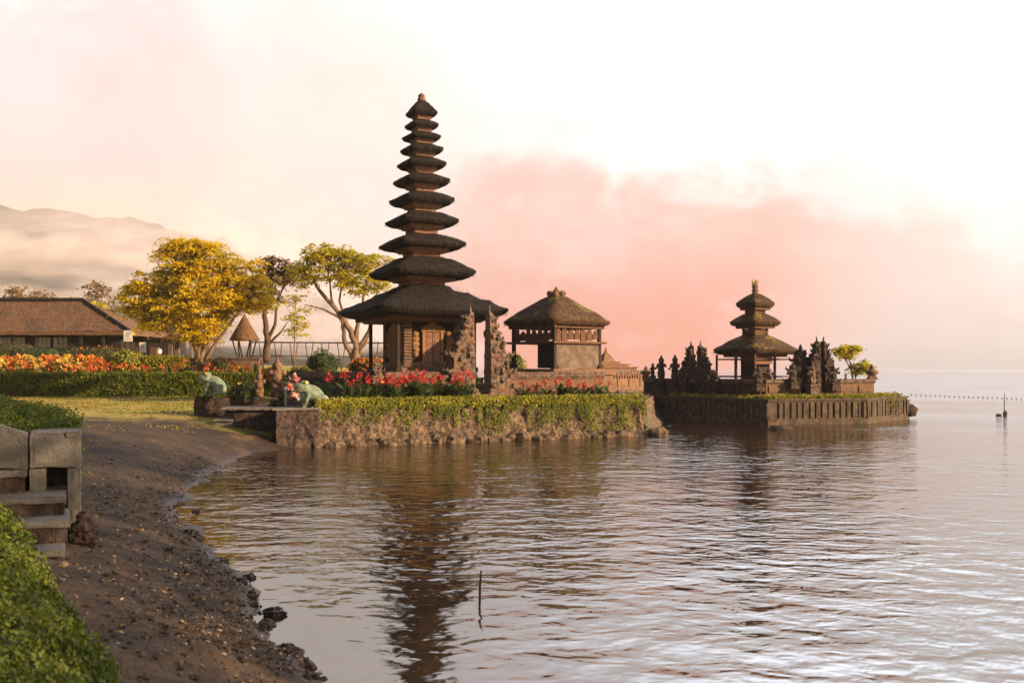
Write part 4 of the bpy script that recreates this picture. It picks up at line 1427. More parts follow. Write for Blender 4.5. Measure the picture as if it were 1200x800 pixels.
m_leaf_deep = leafm("deep_green_foliage", (0.028, 0.050, 0.014), (0.06, 0.085, 0.02), 0.4, 0.25, 1.5)
m_leaf_near = leafm("near_bush_foliage", (0.07, 0.11, 0.012), (0.18, 0.20, 0.02), 0.45, 0.35, 3.0)
m_leaf_canna = leafm("canna_leaves", (0.045, 0.085, 0.022), (0.10, 0.14, 0.035), 0.3, 0.3, 2.0)
m_red = leafm("red_petals", (0.48, 0.020, 0.030), (0.62, 0.035, 0.05), 0.2, 0.3, 6)
m_orange = leafm("orange_petals", (0.62, 0.16, 0.03), (0.75, 0.36, 0.05), 0.2, 0.3, 6)
m_yellow = leafm("yellow_petals", (0.80, 0.50, 0.04), (0.75, 0.58, 0.20), 0.2, 0.3, 6)
m_pinkred = leafm("scarlet_petals", (0.52, 0.05, 0.03), (0.66, 0.13, 0.05), 0.2, 0.3, 6)
m_bark = mat("pale_bark", (0.17, 0.115, 0.075), (0.28, 0.20, 0.13), 5, 0.9, bump=0.8, stretch=(1, 1, .35))
m_bark_dark = mat("dark_bark", (0.07, 0.048, 0.034), (0.13, 0.09, 0.06), 5, 0.9, bump=0.8, stretch=(1, 1, .35))


def bez(p0, p1, bend, n=7):
    p0, p1 = Vector(p0), Vector(p1)
    c = p0.lerp(p1, 0.5) + bend
    return [p0 * (1 - t) ** 2 + c * 2 * t * (1 - t) + p1 * t * t for t in [k / n for k in range(n + 1)]]


def make_tree(name, label, Y, base_px, base_z, lobes, limbs, lm, bm, leaf=0.13, per=38, disc=0.5, dens=1.0, trunk_r=0.16, group=None, flat=0.32, cat="tree", dfac=0.8, twig=True):
    """lobes: (px, py, rx, ry[, depth]) ellipses of the crown; limbs: list of px/py chains from the base"""
    k = Y / F
    base = gpt(base_px, Y, base_z)
    o = empty(name, tuple(base), label, cat, group)
    P3 = lambda px, py, dy=0.0: at(px, py, Y) + Vector((0, dy, 0)) - base
    tr = MB()
    ends = []
    for ch in limbs:
        r0 = ch[0]
        pts = [P3(a[0], a[1], a[2] if len(a) > 2 else 0) for a in ch[1:]]
        fine = []
        for i in range(len(pts) - 1):
            for q in range(4):
                p = pts[i].lerp(pts[i + 1], q / 4)
                fine.append(p + Vector((random.uniform(-1, 1), random.uniform(-1, 1), 0)) * r0 * 0.25)
        fine.append(pts[-1])
        n = len(fine)
        tr.tube(fine, [max(r0 * (1 - 0.78 * i / (n - 1)), 0.02) for i in range(n)], 7)
        ends += [(fine[i], r0 * (1 - 0.78 * i / (n - 1))) for i in range(n // 2, n)]
    cr = MB()
    for L in lobes:
        px, py, rx, ry = L[:4]
        dy = L[4] if len(L) > 4 else 0.0
        c = P3(px, py, dy)
        ax, az, ay = rx * k, ry * k, rx * k * dfac
        nd = max(3, int(dens * 4.2 * (ax * ay + ax * az * 1.2) / (disc * disc)))
        for _ in range(nd):
            u = Vector((random.gauss(0, 1), random.gauss(0, 1), random.gauss(0, 1))).normalized() * random.uniform(0.35, 1.12) ** 0.6
            q = c + Vector((u.x * ax, u.y * ay, u.z * az))
            rr = disc * random.uniform(0.55, 1.25)
            n = int(per * random.uniform(0.5, 1.3))
            a = rng.normal(size=(n, 3)) * np.array([rr * 0.55, rr * 0.55, rr * flat * 0.5])
            a[:, 2] -= (a[:, 0] ** 2 + a[:, 1] ** 2) / rr * 0.35
            N = rng.normal(size=(n, 3)) * 0.36 + np.array([u.x * .45, u.y * .45, 0.7])
            cr.leaves(a + np.array(q), N, leaf)
            if twig and random.random() < 0.35 and ends:
                e, er = min(ends, key=lambda e: (e[0] - q).length_squared + random.random() * 0.5)
                if (e - q).length < 4.5:
                    tr.tube(bez(e, q, Vector((0, 0, (q - e).length * 0.12)), 4), [min(er, 0.05), .035, .025, .018, .01], 5)
    tr.build("trunk", bm, o, smooth=True)
    cr.build("crown", lm, o)
    return o


# big golden tree
make_tree("garden_tree", "big spreading golden yellow tree with several trunks beyond the flower beds", 62, 236, 2.0,
          [(212, 305, 32, 22), (245, 306, 34, 22), (278, 316, 28, 20), (182, 333, 30, 16), (222, 332, 42, 22), (265, 338, 40, 22), (298, 342, 24, 22), (165, 345, 26, 13), (160, 362, 20, 11), (195, 360, 36, 16),
           (236, 362, 42, 20), (270, 354, 28, 15), (308, 354, 16, 13), (186, 379, 24, 10), (228, 386, 32, 14), (250, 380, 16, 9), (210, 288, 22, 10), (235, 290, 24, 9)],
          [(0.24, (232, 424), (233, 405), (228, 380), (215, 350), (205, 315)), (0.22, (234, 424), (243, 402), (250, 375), (262, 340), (268, 320)), (0.18, (236, 424), (226, 400), (222, 375), (195, 355), (170, 345)),
           (0.15, (240, 422), (258, 395), (280, 365), (296, 345)), (0.13, (228, 380), (232, 345), (235, 305)), (0.12, (222, 380), (200, 372), (170, 362))],
          m_leaf_gold, m_bark, leaf=0.095, per=74, disc=0.52, dens=1.0, flat=0.22)
# russet tree behind it
make_tree("garden_tree", "dark russet tree with bromeliad clad trunk between the golden and the umbrella shaped tree", 66, 312, 2.0,
          [(320, 311, 24, 10), (345, 318, 18, 10), (332, 326, 20, 8), (312, 322, 16, 10), (322, 345, 12, 12)],
          [(0.26, (313, 425), (313, 395), (310, 370), (316, 340), (320, 315)), (0.14, (314, 400), (322, 380), (326, 350), (340, 322)), (0.10, (316, 402), (330, 388), (338, 376))],
          m_leaf_brown, m_bark_dark, leaf=0.12, per=34, disc=0.5, dens=0.8)
# thin sparse sapling
make_tree("garden_tree", "thin sapling with sparse layered leaves between two larger trees", 58, 345, 1.9,
          [(346, 348, 14, 4), (334, 356, 10, 3), (354, 362, 12, 4), (342, 370, 16, 4), (350, 380, 14, 4), (338, 386, 12, 3), (350, 391, 12, 3)],
          [(0.05, (345, 425), (345, 395), (346, 365), (347, 346))], m_leaf_olive, m_bark, leaf=0.11, per=16, disc=0.4, dens=0.65, flat=0.22)
# umbrella shaped tree
make_tree("garden_tree", "umbrella shaped yellow green tree spreading its pale limbs left of the tall pagoda", 60, 416, 1.9,
          [(365, 300, 18, 12), (385, 302, 26, 12), (408, 304, 24, 13), (430, 307, 22, 12), (443, 306, 14, 10), (362, 318, 18, 9), (390, 320, 26, 9), (420, 324, 26, 9), (436, 334, 16, 8), (447, 318, 12, 10), (358, 328, 14, 8), (376, 292, 16, 8), (398, 294, 16, 8), (352, 312, 12, 9), (405, 334, 18, 6), (425, 342, 14, 5), (448, 330, 10, 8)],
          [(0.26, (417, 428), (417, 404), (408, 382), (390, 358), (370, 335), (360, 315)), (0.2, (417, 410), (418, 385), (425, 355), (430, 325)), (0.17, (416, 424), (404, 400), (401, 378), (388, 350), (385, 318)),
           (0.15, (418, 412), (432, 388), (438, 360), (445, 330)), (0.12, (408, 384), (398, 352), (402, 318)), (0.10, (398, 372), (378, 362), (358, 357)), (0.13, (420, 415), (429, 400), (436, 385))],
          m_leaf_olive, m_bark, leaf=0.085, per=58, disc=0.46, dens=0.72, flat=0.24)
# far pale trees in the mist
make_tree("distant_tree", "pale orange misty tree rising behind the long thatched roof", 150, 28, 3, [(28, 346, 30, 10), (10, 352, 20, 8), (50, 352, 18, 7)],
          [(0.4, (28, 400), (28, 350))], m_leaf_mist, m_bark, leaf=0.3, per=26, disc=1.2, dens=0.7)
make_tree("distant_tree", "pale misty tree with two puffy crowns beyond the roof's sloping end", 150, 116, 3, [(113, 338, 14, 8), (120, 350, 12, 8), (105, 350, 8, 6), (136, 362, 9, 6), (126, 364, 12, 6)],
          [(0.4, (117, 400), (117, 365), (113, 340)), (0.25, (117, 385), (135, 362))], m_leaf_mist, m_bark, leaf=0.3, per=26, disc=1.1, dens=0.7)
make_tree("distant_tree", "small yellow green treetop peeping over the thatched ridge", 120, 90, 3, [(87, 349, 5, 4), (110, 358, 12, 5), (100, 362, 10, 5)],
          [(0.2, (90, 400), (88, 350))], m_leaf_olive, m_bark, leaf=0.22, per=26, disc=0.7, dens=0.8)
make_tree("distant_tree", "low pale tree mass between the thatched roof and the golden tree", 140, 170, 3, [(160, 384, 16, 8), (185, 388, 18, 7), (172, 378, 12, 6)],
          [(0.3, (170, 405), (170, 385))], m_leaf_mist, m_bark, leaf=0.28, per=26, disc=1.0, dens=0.7)
# island tree
p = gpt(1003, 48.0)
make_tree("island_tree", "small tree with two rounded yellow green crowns at the island's right end", 48, 1003, ZI,
          [(990, 411, 11, 7), (1000, 410, 9, 6), (984, 410, 6, 4), (1010, 428, 10, 6.5), (1003, 432, 8, 5), (994, 417, 7, 4)],
          [(0.06, (1000, 452), (999, 440), (996, 425), (991, 412)), (0.05, (1001, 452), (1003, 442), (1010, 428)), (0.035, (998, 434), (990, 420), (984, 410))],
          m_leaf_olive, m_bark_dark, leaf=0.085, per=30, disc=0.26, dens=1.1)


# ---------------------------------------------------------------- bushes and hedges
def bush(label, c, r, lm, leaf=0.06, n=900, name="bush", seed=0, group=None, extra=None, stem_m=None):
    o = empty(name, tuple(c), label, "bush" if "hedge" not in name else "hedge", group)
    mb = MB(); mb.blob((0, 0, r[2] * 0.85), (r[0] * .84, r[1] * .84, r[2] * .84), seed, 0.3, 2, 14, 10)
    mb.build("branches", stem_m or m_leaf_deep, o)
    mb = MB()
    u = rng.normal(size=(n, 3)); u /= np.linalg.norm(u, axis=1, keepdims=True)
    q = np.array([1 + 0.3 * noise.noise(Vector(x) * 2.0 + Vector((seed, seed, 0))) for x in u])[:, None] * rng.uniform(0.82, 1.06, (n, 1))
    P = u * q * np.array(r) + np.array([0, 0, r[2] * 0.85])
    mb.leaves(P, u + rng.normal(size=(n, 3)) * 0.6, leaf)
    mb.build("foliage", lm, o)
    if extra:
        m2, cnt, sz = extra
        mb = MB(); i = rng.integers(0, n, cnt); i = i[P[i, 2] > r[2] * 0.7]
        for j in i:
            mb.leaves(P[j] * 1.03 + rng.normal(size=(5, 3)) * sz * .5, rng.normal(size=(5, 3)), sz)
        mb.build("blossom", m2, o)
    return o


def box_hedge(name, label, p0, p1, w, z0, z1, lm, leaf, dens, round_=0.1, core=None):
    """clipped hedge from p0 to p1 (its front top edge), body going back by w"""
    o = empty(name, (p0.x, p0.y, z0), label, "hedge", rz=math.atan2((p1 - p0).y, (p1 - p0).x))
    L = (p1 - p0).length; h = z1 - z0
    mb = MB(); mb.box((L / 2, w / 2, h * 0.47), (L - 0.12, w - 0.14, h * 0.92)); mb.build("branches", core or m_leaf_deep, o)
    mb = MB()
    for kind, area in (("front", L * h), ("top", L * w), ("l", w * h), ("r", w * h)):
        n = int(area * dens)
        a, b = rng.random(n), rng.random(n)
        if kind == "front":
            P = np.stack([a * L, np.zeros(n), b * h], 1); N = np.array([0, -1, .2])
        elif kind == "top":
            P = np.stack([a * L, b * w, np.full(n, h)], 1); N = np.array([0, 0, 1])
        else:
            P = np.stack([np.full(n, 0 if kind == "l" else L), a * w, b * h], 1); N = np.array([-1 if kind == "l" else 1, 0, 0])
        wv = (vnoise(P[:, 0] * 2.2 + 5, (P[:, 1] + P[:, 2]) * 2.6, 4, 3) - 0.5)[:, None] * 0.22
        P = P + N * wv + rng.normal(size=(n, 3)) * 0.035
        mb.leaves(P, N + rng.normal(size=(n, 3)) * 0.65, leaf)
    mb.build("foliage", lm, o)
    return o


m_dry = mat("dry_stems", (0.10, 0.07, 0.04), (0.17, 0.12, 0.06), 4, 0.9)
box_hedge("clipped_hedge", "long clipped green hedge across the back of the lawn", gpt(-40, 53), gpt(352, 53), 1.2, 0.9, 2.16, m_leaf_hedge, 0.06, 420)
box_hedge("clipped_hedge", "short yellow green clipped hedge among the red flowers near the golden tree", gpt(163, 59.5), gpt(213, 59.5), 1.4, 1.6, 3.1, m_leaf_bright, 0.07, 300)

# hedge on the terrace edge, ivy trailing down the wall
th = empty("trailing_hedge", (WL.x, WL.y, TZ), "clipped yellow green hedge along the terrace edge with ivy trailing down the stone wall", "hedge", rz=A25)
Lh = (WR - WL).length
RZ = Matrix.Rotation(-A25, 3, 'Z')
mb = MB(); mb.box((Lh / 2 + 0.15, 0.18, 0.10), (Lh - 0.5, 0.45, 0.22)); mb.build("branches", m_leaf_deep, th)
mb = MB()
n = 9500
a = rng.random(n) * (Lh - 0.1) + 0.2
b = rng.random(n)
hh = 0.26 + 0.05 * vnoise(a * 2, a * 0, 2, 3)
side = rng.random(n)
y = np.where(side < 0.55, b * 0.5 - 0.05, -0.08)
z_ = np.where(side < 0.55, hh, b * hh)
wv = (vnoise(a * 3, b * 2, 6, 3) - .5) * 0.12
P = np.stack([a, y - np.where(side < 0.55, 0, wv), z_ + np.where(side < .55, wv * .7, 0)], 1) + rng.normal(size=(n, 3)) * 0.022
N = np.where((side < .55)[:, None], np.array([0, -.2, 1.0]), np.array([0.2, -1, .3])) + rng.normal(size=(n, 3)) * 0.55
mb.leaves(P, N, 0.042)
mb.build("foliage", m_leaf_bright, th)
mb = MB()
n = 19000
a = rng.random(n) * (Lh + 0.05)
dmax = np.clip(0.25 + 1.0 * vnoise(a * 2.3, a * 0 + 3, 7, 3) * (0.45 + 0.75 * smoothstep(0.5, 6, a)), 0.1, 1.0)
b = rng.random(n) ** 1.25
keep = rng.random(n) < np.clip(0.35 + 0.65 * smoothstep(1, 5, a), 0, 1) * (1 - 0.75 * b) * smoothstep(0.3, 0.52, vnoise(a * 6, b * 1.6 + a * .3, 12, 2))
a, b, dmax = a[keep], b[keep], dmax[keep]
dz = 0.06 - b * dmax
out = -0.10 - 0.18 * np.clip(-dz, 0, 1) - 0.06 * rng.random(len(a))
P = np.stack([a, out, dz], 1)
N = np.array([0.15, -1, .35]) + rng.normal(size=(len(a), 3)) * 0.5
mb.leaves(P, N, 0.038)
# around the wall's far end
n = 2600
t = rng.random(n); b = rng.random(n) ** 1.3
e = np.array([Lh, 0, 0.0])
P = np.stack([Lh + 0.02 + 0.12 * b + 0.10 * np.sin(t * 3), t * 3.2 - 0.1, 0.28 - b * 0.75], 1) + rng.normal(size=(n, 3)) * 0.03
mb.leaves(P, np.array([1, -.5, .4]) + rng.normal(size=(n, 3)) * 0.5, 0.042)
mb.build("trailing_ivy", m_leaf_hedge, th)
# grass on the planter block
mb = MB(); n = 2600
P = np.stack([rng.uniform(-1.0, 1.0, n), rng.uniform(-.75, .75, n), np.full(n, 0.84)], 1); ca, sa = math.cos(R(10)), math.sin(R(10))
P = np.stack([P[:, 0] * ca - P[:, 1] * sa, P[:, 0] * sa + P[:, 1] * ca, P[:, 2] + rng.random(n) * .07], 1)
mb.leaves(P, rng.normal(size=(n, 3)) + np.array([0, 0, .6]), 0.045); mb.build("grass_top", m_leaf_hedge, GRASSBLOCK)

bz = lambda px, Y: float(ground_h(np.array([(px - 600) / F * Y]), np.array([Y]))[0])
for i, (px, Y, r, m_, lb, ex) in enumerate([
    (12, 72, (2.6, 1.5, 1.0), m_leaf_brown, "dark russet bush at the foot of the thatched building, cut by the picture's edge", None),
    (45, 71, (2.2, 1.4, 0.85), m_leaf_deep, "low dark green bush below the thatched building's windows", None),
    (82, 72, (2.4, 1.4, 0.95), m_leaf_brown, "broad russet bush in the middle of the thatched building's front", None),
    (118, 70, (2.0, 1.3, 0.9), m_leaf_brown, "reddish bush below the thatched building's right end", (m_orange, 60, .07)),
    (148, 69, (1.3, 1.0, 0.8), m_leaf_olive, "olive bush beside the white signboard", None),
    (260, 63, (0.75, 0.7, 0.75), m_leaf_brown, "dark rounded reddish bush right of the golden tree's trunks", None),
    (278, 63, (0.9, 0.7, 0.5), m_leaf_olive, "low orange tinged bush right of the dark rounded one", (m_orange, 120, .08)),
    (378, 54, (0.85, 0.8, 0.80), m_leaf_deep, "dark round bush behind the grey side wall", None),
    (604, 47, (0.48, 0.45, 0.95), m_leaf_bright, "tall yellow green bush between the split gate and the open pavilion", None),
    (630, 52, (0.9, 0.7, 0.45), m_leaf_bright, "low yellow bush seen through the open pavilion", None),
    (462, 38.4, (0.55, 0.4, 0.42), m_leaf_hedge, "small green bush behind the courtyard wall, left of the pagoda's body", None),
    (448, 38.2, (0.4, 0.35, 0.4), m_leaf_deep, "small dark bush on the courtyard corner behind the stubby pillar", None),
    (430, 50, (0.95, 0.6, 0.42), m_leaf_deep, "orange flowered bush under the umbrella shaped tree", (m_orange, 260, .09)),
    (352, 47, (0.95, 0.6, 0.5), m_leaf_hedge, "bush with pale yellow flowers behind the rusty guardian statues", (m_yellow, 200, .08)),
    (318, 46, (0.6, 0.5, 0.5), m_leaf_hedge, "bush with orange flowers between the two rusty guardian statues", (m_orange, 160, .08)),
    (334, 33.6, (0.42, 0.4, 0.55), m_leaf_deep, "dark leafy bush filling the gap behind the pale pipe", None),
    (288, 34.0, (0.5, 0.4, 0.42), m_leaf_deep, "dark leafy bush left of the slimmer guardian statue", (m_yellow, 24, .05)),
]):
    z = 1.42 if px in (462, 448) else (1.14 if (Y < 40 or px in (604, 630, 430, 352, 318, 378)) else bz(px, Y) - 0.05)
    if px == 604: z = 1.42
    if px == 378: z = 1.9
    if px == 430: z = 2.1
    if px in (352, 318): z = 1.5
    bush(lb, gpt(px, Y, z), r, m_, 0.05 if Y < 50 else 0.075, 1500 if Y < 50 else 1300, seed=i * 3.1, extra=ex)
# orange and yellow flower drifts behind the red cannas
for i in range(9):
    px = -8 + i * 14.5
    bush("orange and yellow flowering bush in the bank behind the red cannas", gpt(px, 58.6 + (i % 3) * 0.6, 1.7), (0.75, 0.5, 0.76), m_leaf_hedge, 0.07, 420, name="flowering_bush", seed=50 + i,
         group="orange flowering bushes in the long bed", extra=(m_orange if i % 3 else m_yellow, 230, .10))


# ---------------------------------------------------------------- cannas
def canna(seed, petal, tall=1.0):
    rs = random.Random(seed)
    lf = MB(); heads = []
    for k in range(9):
        t = rs.uniform(0, 6.28); z0 = rs.uniform(0.0, 0.38) * tall; L = rs.uniform(0.32, 0.5); w = rs.uniform(0.055, 0.09)
        d = Vector((math.cos(t), math.sin(t), 0)); sd_ = Vector((-d.y, d.x, 0))
        el = rs.uniform(0.7, 1.25)
        vs = []
        p = Vector((0, 0, z0)) + d * 0.02
        for q in range(5):
            f = q / 4; ww = w * math.sin(math.pi * min(f * 0.9 + 0.1, 1)) + 0.004
            e = el - f * rs.uniform(0.5, 0.9)
            vs += [tuple(p - sd_ * ww + Vector((0, 0, .02))), tuple(p), tuple(p + sd_ * ww + Vector((0, 0, .02)))]
            p = p + (d * math.cos(e) + Vector((0, 0, math.sin(e)))) * L / 4
        lf.add(vs, [(q * 3 + s, q * 3 + s + 1, q * 3 + s + 4, q * 3 + s + 3) for q in range(4) for s in (0, 1)])
    for k in range(rs.choice((1, 2, 2))):
        t = rs.uniform(0, 6.28); tip = Vector((math.cos(t) * .14, math.sin(t) * .14, rs.uniform(0.62, 0.86) * tall))
        lf.tube([(0, 0, 0), tuple(tip * 0.6), tuple(tip)], [.014, .011, .008], 5)
        n = rs.choice((6, 10, 16))
        fl = MB(); heads.append(fl)
        P = np.array(tip) + rng.normal(size=(n, 3)) * np.array([.045, .045, .055])
        fl.leaves(P, rng.normal(size=(n, 3)), 0.044, 0.6)
    a = empty("canna_plant", (0, 0, -50), "x", "flower")
    lf.build("leaves", m_leaf_canna, a); [h_.build("flower", petal, a) for h_ in heads]
    return a


def scatter(protos, spots, label, group, cat="flower"):
    for i, (x, y, z, s) in enumerate(spots):
        c = copy_tree(protos[i % len(protos)])
        c.location = (x, y, z); c.rotation_euler.z = random.uniform(0, 6.28); c.scale = (s, s, s * random.uniform(0.9, 1.12))
        tag(c, label, cat, group)


def wipe(objs):
    for o in objs:
        for ch in list(o.children):
            bpy.data.objects.remove(ch)
        bpy.data.objects.remove(o)


reds = [canna(s, m_red) for s in range(5)]
scarlets = [canna(20 + s, m_pinkred) for s in range(5)]
oranges = [canna(40 + s, m_orange) for s in range(3)]
yel = [canna(60, m_yellow, .9)]
S = []
for k in range(52):
    u = random.uniform(-1.6, 2.85); v = random.uniform(-2.05, -0.5) if u > 0 else random.uniform(-1.7, 1.6)
    p = uv(u, v); S.append((p.x, p.y, TZ - 0.02, random.uniform(0.95, 1.3)))
scatter(reds, S, "red canna plant in the large bed behind the terrace hedge, left of the split gate", "red cannas in the large terrace bed")
S = []
for k in range(22):
    p = uv(random.uniform(5.5, 8.9), random.uniform(-1.7, -0.5)); S.append((p.x, p.y, TZ - 0.02, random.uniform(0.75, 1.05)))
scatter(reds, S, "red canna plant below the brick wall of the open pavilion, right of the split gate", "red cannas below the open pavilion")
p = uv(-0.4, -1.4); scatter(yel, [(p.x, p.y, TZ, 1.15)], "single yellow canna plant among the red ones by the stubby corner pillar", None)
S = [((-14 + k * 2.42 - 600 + random.uniform(-1, 1)) / F * 56, 55.2 + random.uniform(-.25, 1.4), 1.22 + random.uniform(0, .2), random.uniform(1.0, 1.75)) for k in range(134)]
red_spots = [s for i, s in enumerate(S) if i % 5]; or_spots = [s for i, s in enumerate(S) if i % 5 == 0]
scatter(scarlets, red_spots, "scarlet canna plant in the long bed behind the clipped hedge", "scarlet cannas in the long bed")
scatter(oranges, or_spots, "orange canna plant in the long bed behind the clipped hedge", "orange cannas in the long bed")
wipe(reds + scarlets + oranges + yel)

# low leafy cover on the island's rim
mb = MB()
for p, q, n, k0 in ((IA, IB, 500, 0.25), (IB, IC, 1700, 0.0), (IC, ID, 900, 0.0)):
    d = q - p; nr = Vector((d.y, -d.x, 0)).normalized()
    for _ in range(n):
        c = p.lerp(q, random.uniform(k0, 1)) - nr * random.uniform(0.25, 0.95)
        s_ = random.uniform(0.03, .14)
        mb.leaves(np.array([c.x, c.y, ZI + s_ * random.random()]) + rng.normal(size=(4, 3)) * .04, rng.normal(size=(4, 3)) + np.array([.2, -.3, .6]), .055)
tag(mb.build("ground_cover", m_leaf_bright), kind="stuff")
mb = MB()
for _ in range(160):
    c = IC.lerp(ID, random.uniform(0.45, .75)); s_ = random.random() ** 1.4
    mb.leaves(np.array([[c.x + .1, c.y - .1, ZI - s_ * .9]]), rng.normal(size=(1, 3)) + np.array([.7, -.6, .2]), .05)
o = mb.build("trailing_creeper", m_leaf_hedge); tag(o, "trailing green creeper hanging down the island plinth's right face", "creeper")

# ---------------------------------------------------------------- buildings at the back left
lh = empty("thatched_building", tuple(gpt(60, 84, 2.2)), "long low dark building under a brown thatched roof at the back left", "building")
o_ = Vector(lh.location)
ez, rz_ = 5.42, 8.2
xl, xr = -66.0, -30.8
yf, yb = 80.0, 90.0
ridge_l, ridge_r = Vector((-62, 85, rz_)), Vector((-36.6, 85, rz_))


def quadgrid(mb, a, b, c, d, nx, ny, amp, seed):
    vs, fs = [], []
    for j in range(ny + 1):
        for i in range(nx + 1):
            p = a.lerp(b, i / nx).lerp(d.lerp(c, i / nx), j / ny)
            w = amp * (noise.noise(Vector((p.x * .9, p.y * .9 + seed, p.z * 3))) + .6 * noise.noise(Vector((p.x * 4, p.y * 4, p.z * 4))))
            vs.append((p.x - o_.x, p.y - o_.y, p.z + w - o_.z))
    for j in range(ny):
        for i in range(nx):
            q = j * (nx + 1) + i
            fs.append((q, q + 1, q + nx + 2, q + nx + 1))
    mb.add(vs, fs)


mb = MB()
V = Vector
quadgrid(mb, V((xl, yf, ez)), V((xr, yf, ez)), ridge_r, ridge_l, 160, 18, 0.07, 1)
quadgrid(mb, V((xr, yf, ez)), V((xr, yb, ez)), ridge_r, ridge_r, 30, 14, 0.07, 2)
quadgrid(mb, V((xr, yb, ez)), V((xl, yb, ez)), ridge_l, ridge_r, 60, 8, 0.07, 3)
quadgrid(mb, V((xl, yf, ez - .3)), V((xr, yf, ez - .3)), V((xr, yf, ez)), V((xl, yf, ez)), 160, 2, 0.05, 4)
quadgrid(mb, V((xr, yf, ez - .3)), V((xr, yb, ez - .3)), V((xr, yb, ez)), V((xr, yf, ez)), 30, 2, 0.05, 5)
quadgrid(mb, V((xl, yb, ez - .29)), V((xr, yb, ez - .29)), V((xr, yf, ez - .29)), V((xl, yf, ez - .29)), 8, 4, 0.0, 6)
rf = mb.build("roof", m_thatch_brown, lh)
mb = MB(); mb.tube([tuple(ridge_l - o_ + V((0, 0, .05))), tuple(ridge_r - o_ + V((0, 0, .05)))], .22, 8)
mb.tube([tuple(ridge_r - o_ + V((0, 0, .03))), tuple(V((xr, yf, ez + .06)) - o_)], .16, 8); mb.build("ridge_cap", m_thatch, rf)
mb = MB(); mb.box((((xl + xr) / 2) - o_.x, 85.2 - o_.y, (2 + ez - .3) / 2 - o_.z), (xr - xl - 2.4, 7.6, ez - .3 - 2)); mb.build("wall", m_wall_dark, lh)
m_glass = mat("sky_reflection_glass", (0.30, 0.33, 0.38), (0.42, 0.44, 0.47), 0.8, 0.12, spec=0.6)  # pale blue base colour stands in for reflected sky
for px0, px1 in ((-30, -8), (0, 14), (17, 30), (46, 60), (63, 80)):
    c0, c1_ = gpt(px0, 81.35), gpt(px1, 81.35)
    mb = MB(); mb.box(((c0.x + c1_.x) / 2 - o_.x, 81.32 - o_.y, 4.55 - o_.z), (c1_.x - c0.x, 0.10, 1.0)); w_ = mb.build("window", m_wood_dark, lh)
    mb = MB(); nn = 3
    for k in range(nn):
        x = c0.x + (c1_.x - c0.x) * (k + .5) / nn
        mb.box((x - o_.x, 81.26 - o_.y, 4.55 - o_.z), ((c1_.x - c0.x) / nn * .86, .03, .82))
    mb.build("pane", m_glass, w_)
for px in range(-35, 150, 26):
    c = gpt(px, 80.35)
    mb = MB(); mb.box((c.x - o_.x, 80.35 - o_.y, (2 + ez - .3) / 2 - o_.z), (.2, .2, ez - .3 - 2)); mb.build("veranda_post", m_wood_dark, lh)
# lower annex
an = empty("annex", tuple(gpt(180, 86, 2.6)), "dark flat roofed annex between the thatched building and the small garden shelter", "building")
mb = MB(); mb.box((0, 0, 1.15), (4.6, 3, 2.3)); mb.build("wall", m_wall_dark, an)
mb = MB(); mb.box((-.2, 0, 2.36), (5.2, 3.6, .12)); mb.build("roof", m_wood_dark, an)
for k in (-1.2, .6):
    mb = MB(); mb.box((k, -1.52, 1.2), (.8, .06, .9)); mb.build("window", m_wood_brown, an)
# small garden shelter
gs = empty("garden_shelter", tuple(gpt(216, 73, 2.3)), "small garden shelter with a brown hipped roof on pale posts behind the golden tree", "shelter")
z1 = H + (HOR - 397) * 73 / F - 2.3; z2 = H + (HOR - 384) * 73 / F - 2.3
roof_mesh(1.75, z2, z1, .1, .12, curve=0.8, lift=0.04, seed=71, n=8, fringe=False).build("roof", m_thatch_brown, gs, smooth=True)
for a in (-1, 1):
    for b in (-1, 1):
        mb = MB(); mb.box((a * .75, b * .75, z1 / 2), (.28 if a < 0 else .16, .28, z1)); mb.build("post", m_plaster, gs)
mb = MB(); mb.box((0, 0, .25), (1.9, 1.9, .5)); mb.build("base", m_stone, gs)


def signboard(px, py0, py1, wpx, Y, zg, label, dark):
    o = empty("signboard", tuple(gpt(px, Y, zg)), label, "sign")
    k = Y / F; zt, zb = H + (HOR - py0) * k - zg, H + (HOR - py1) * k - zg
    MB().box((0, 0, (zt + zb) / 2), (wpx * k, .06, zt - zb)).build("board", m_white, o)
    for s in (-1, 1):
        MB().box((s * wpx * k * .36, .06, zt / 2), (.08, .06, zt)).build("post", m_wood_dark, o)
    if dark:
        mb = MB()
        mb.box((0, -.036, (zt + zb) / 2 + .08 * (zt - zb)), (wpx * k * .36, .012, (zt - zb) * .38)); mb.box((0, -.036, zb + (zt - zb) * .2), (wpx * k * .62, .012, (zt - zb) * .08))
        mb.build("printed_panel", mat("grey_print", (.42, .42, .43), (.52, .51, .5), 6, .7), o)


signboard(150, 387, 400, 10, 77, 2.4, "white signboard with grey print beside the thatched roof's right corner", True)
signboard(167, 401, 413, 7.5, 74, 2.3, "smaller white signboard standing in front of the dark annex", True)
signboard(369, 407, 421, 4, 56, 1.5, "narrow white notice on a post behind the grey side wall", True)
lp = empty("garden_lamp", tuple(gpt(186, 70, 2.2)), "small garden lamp with a pale head in front of the dark annex", "lamp")
MB().tube([(0, 0, 0), (0, 0, 1.25)], .05, 8).build("post", m_wood_dark, lp)
MB().lathe([(.12, 1.22), (.2, 1.28), (.22, 1.5), (.12, 1.62), (.02, 1.7)]).build("lamp_head", m_white, lp)

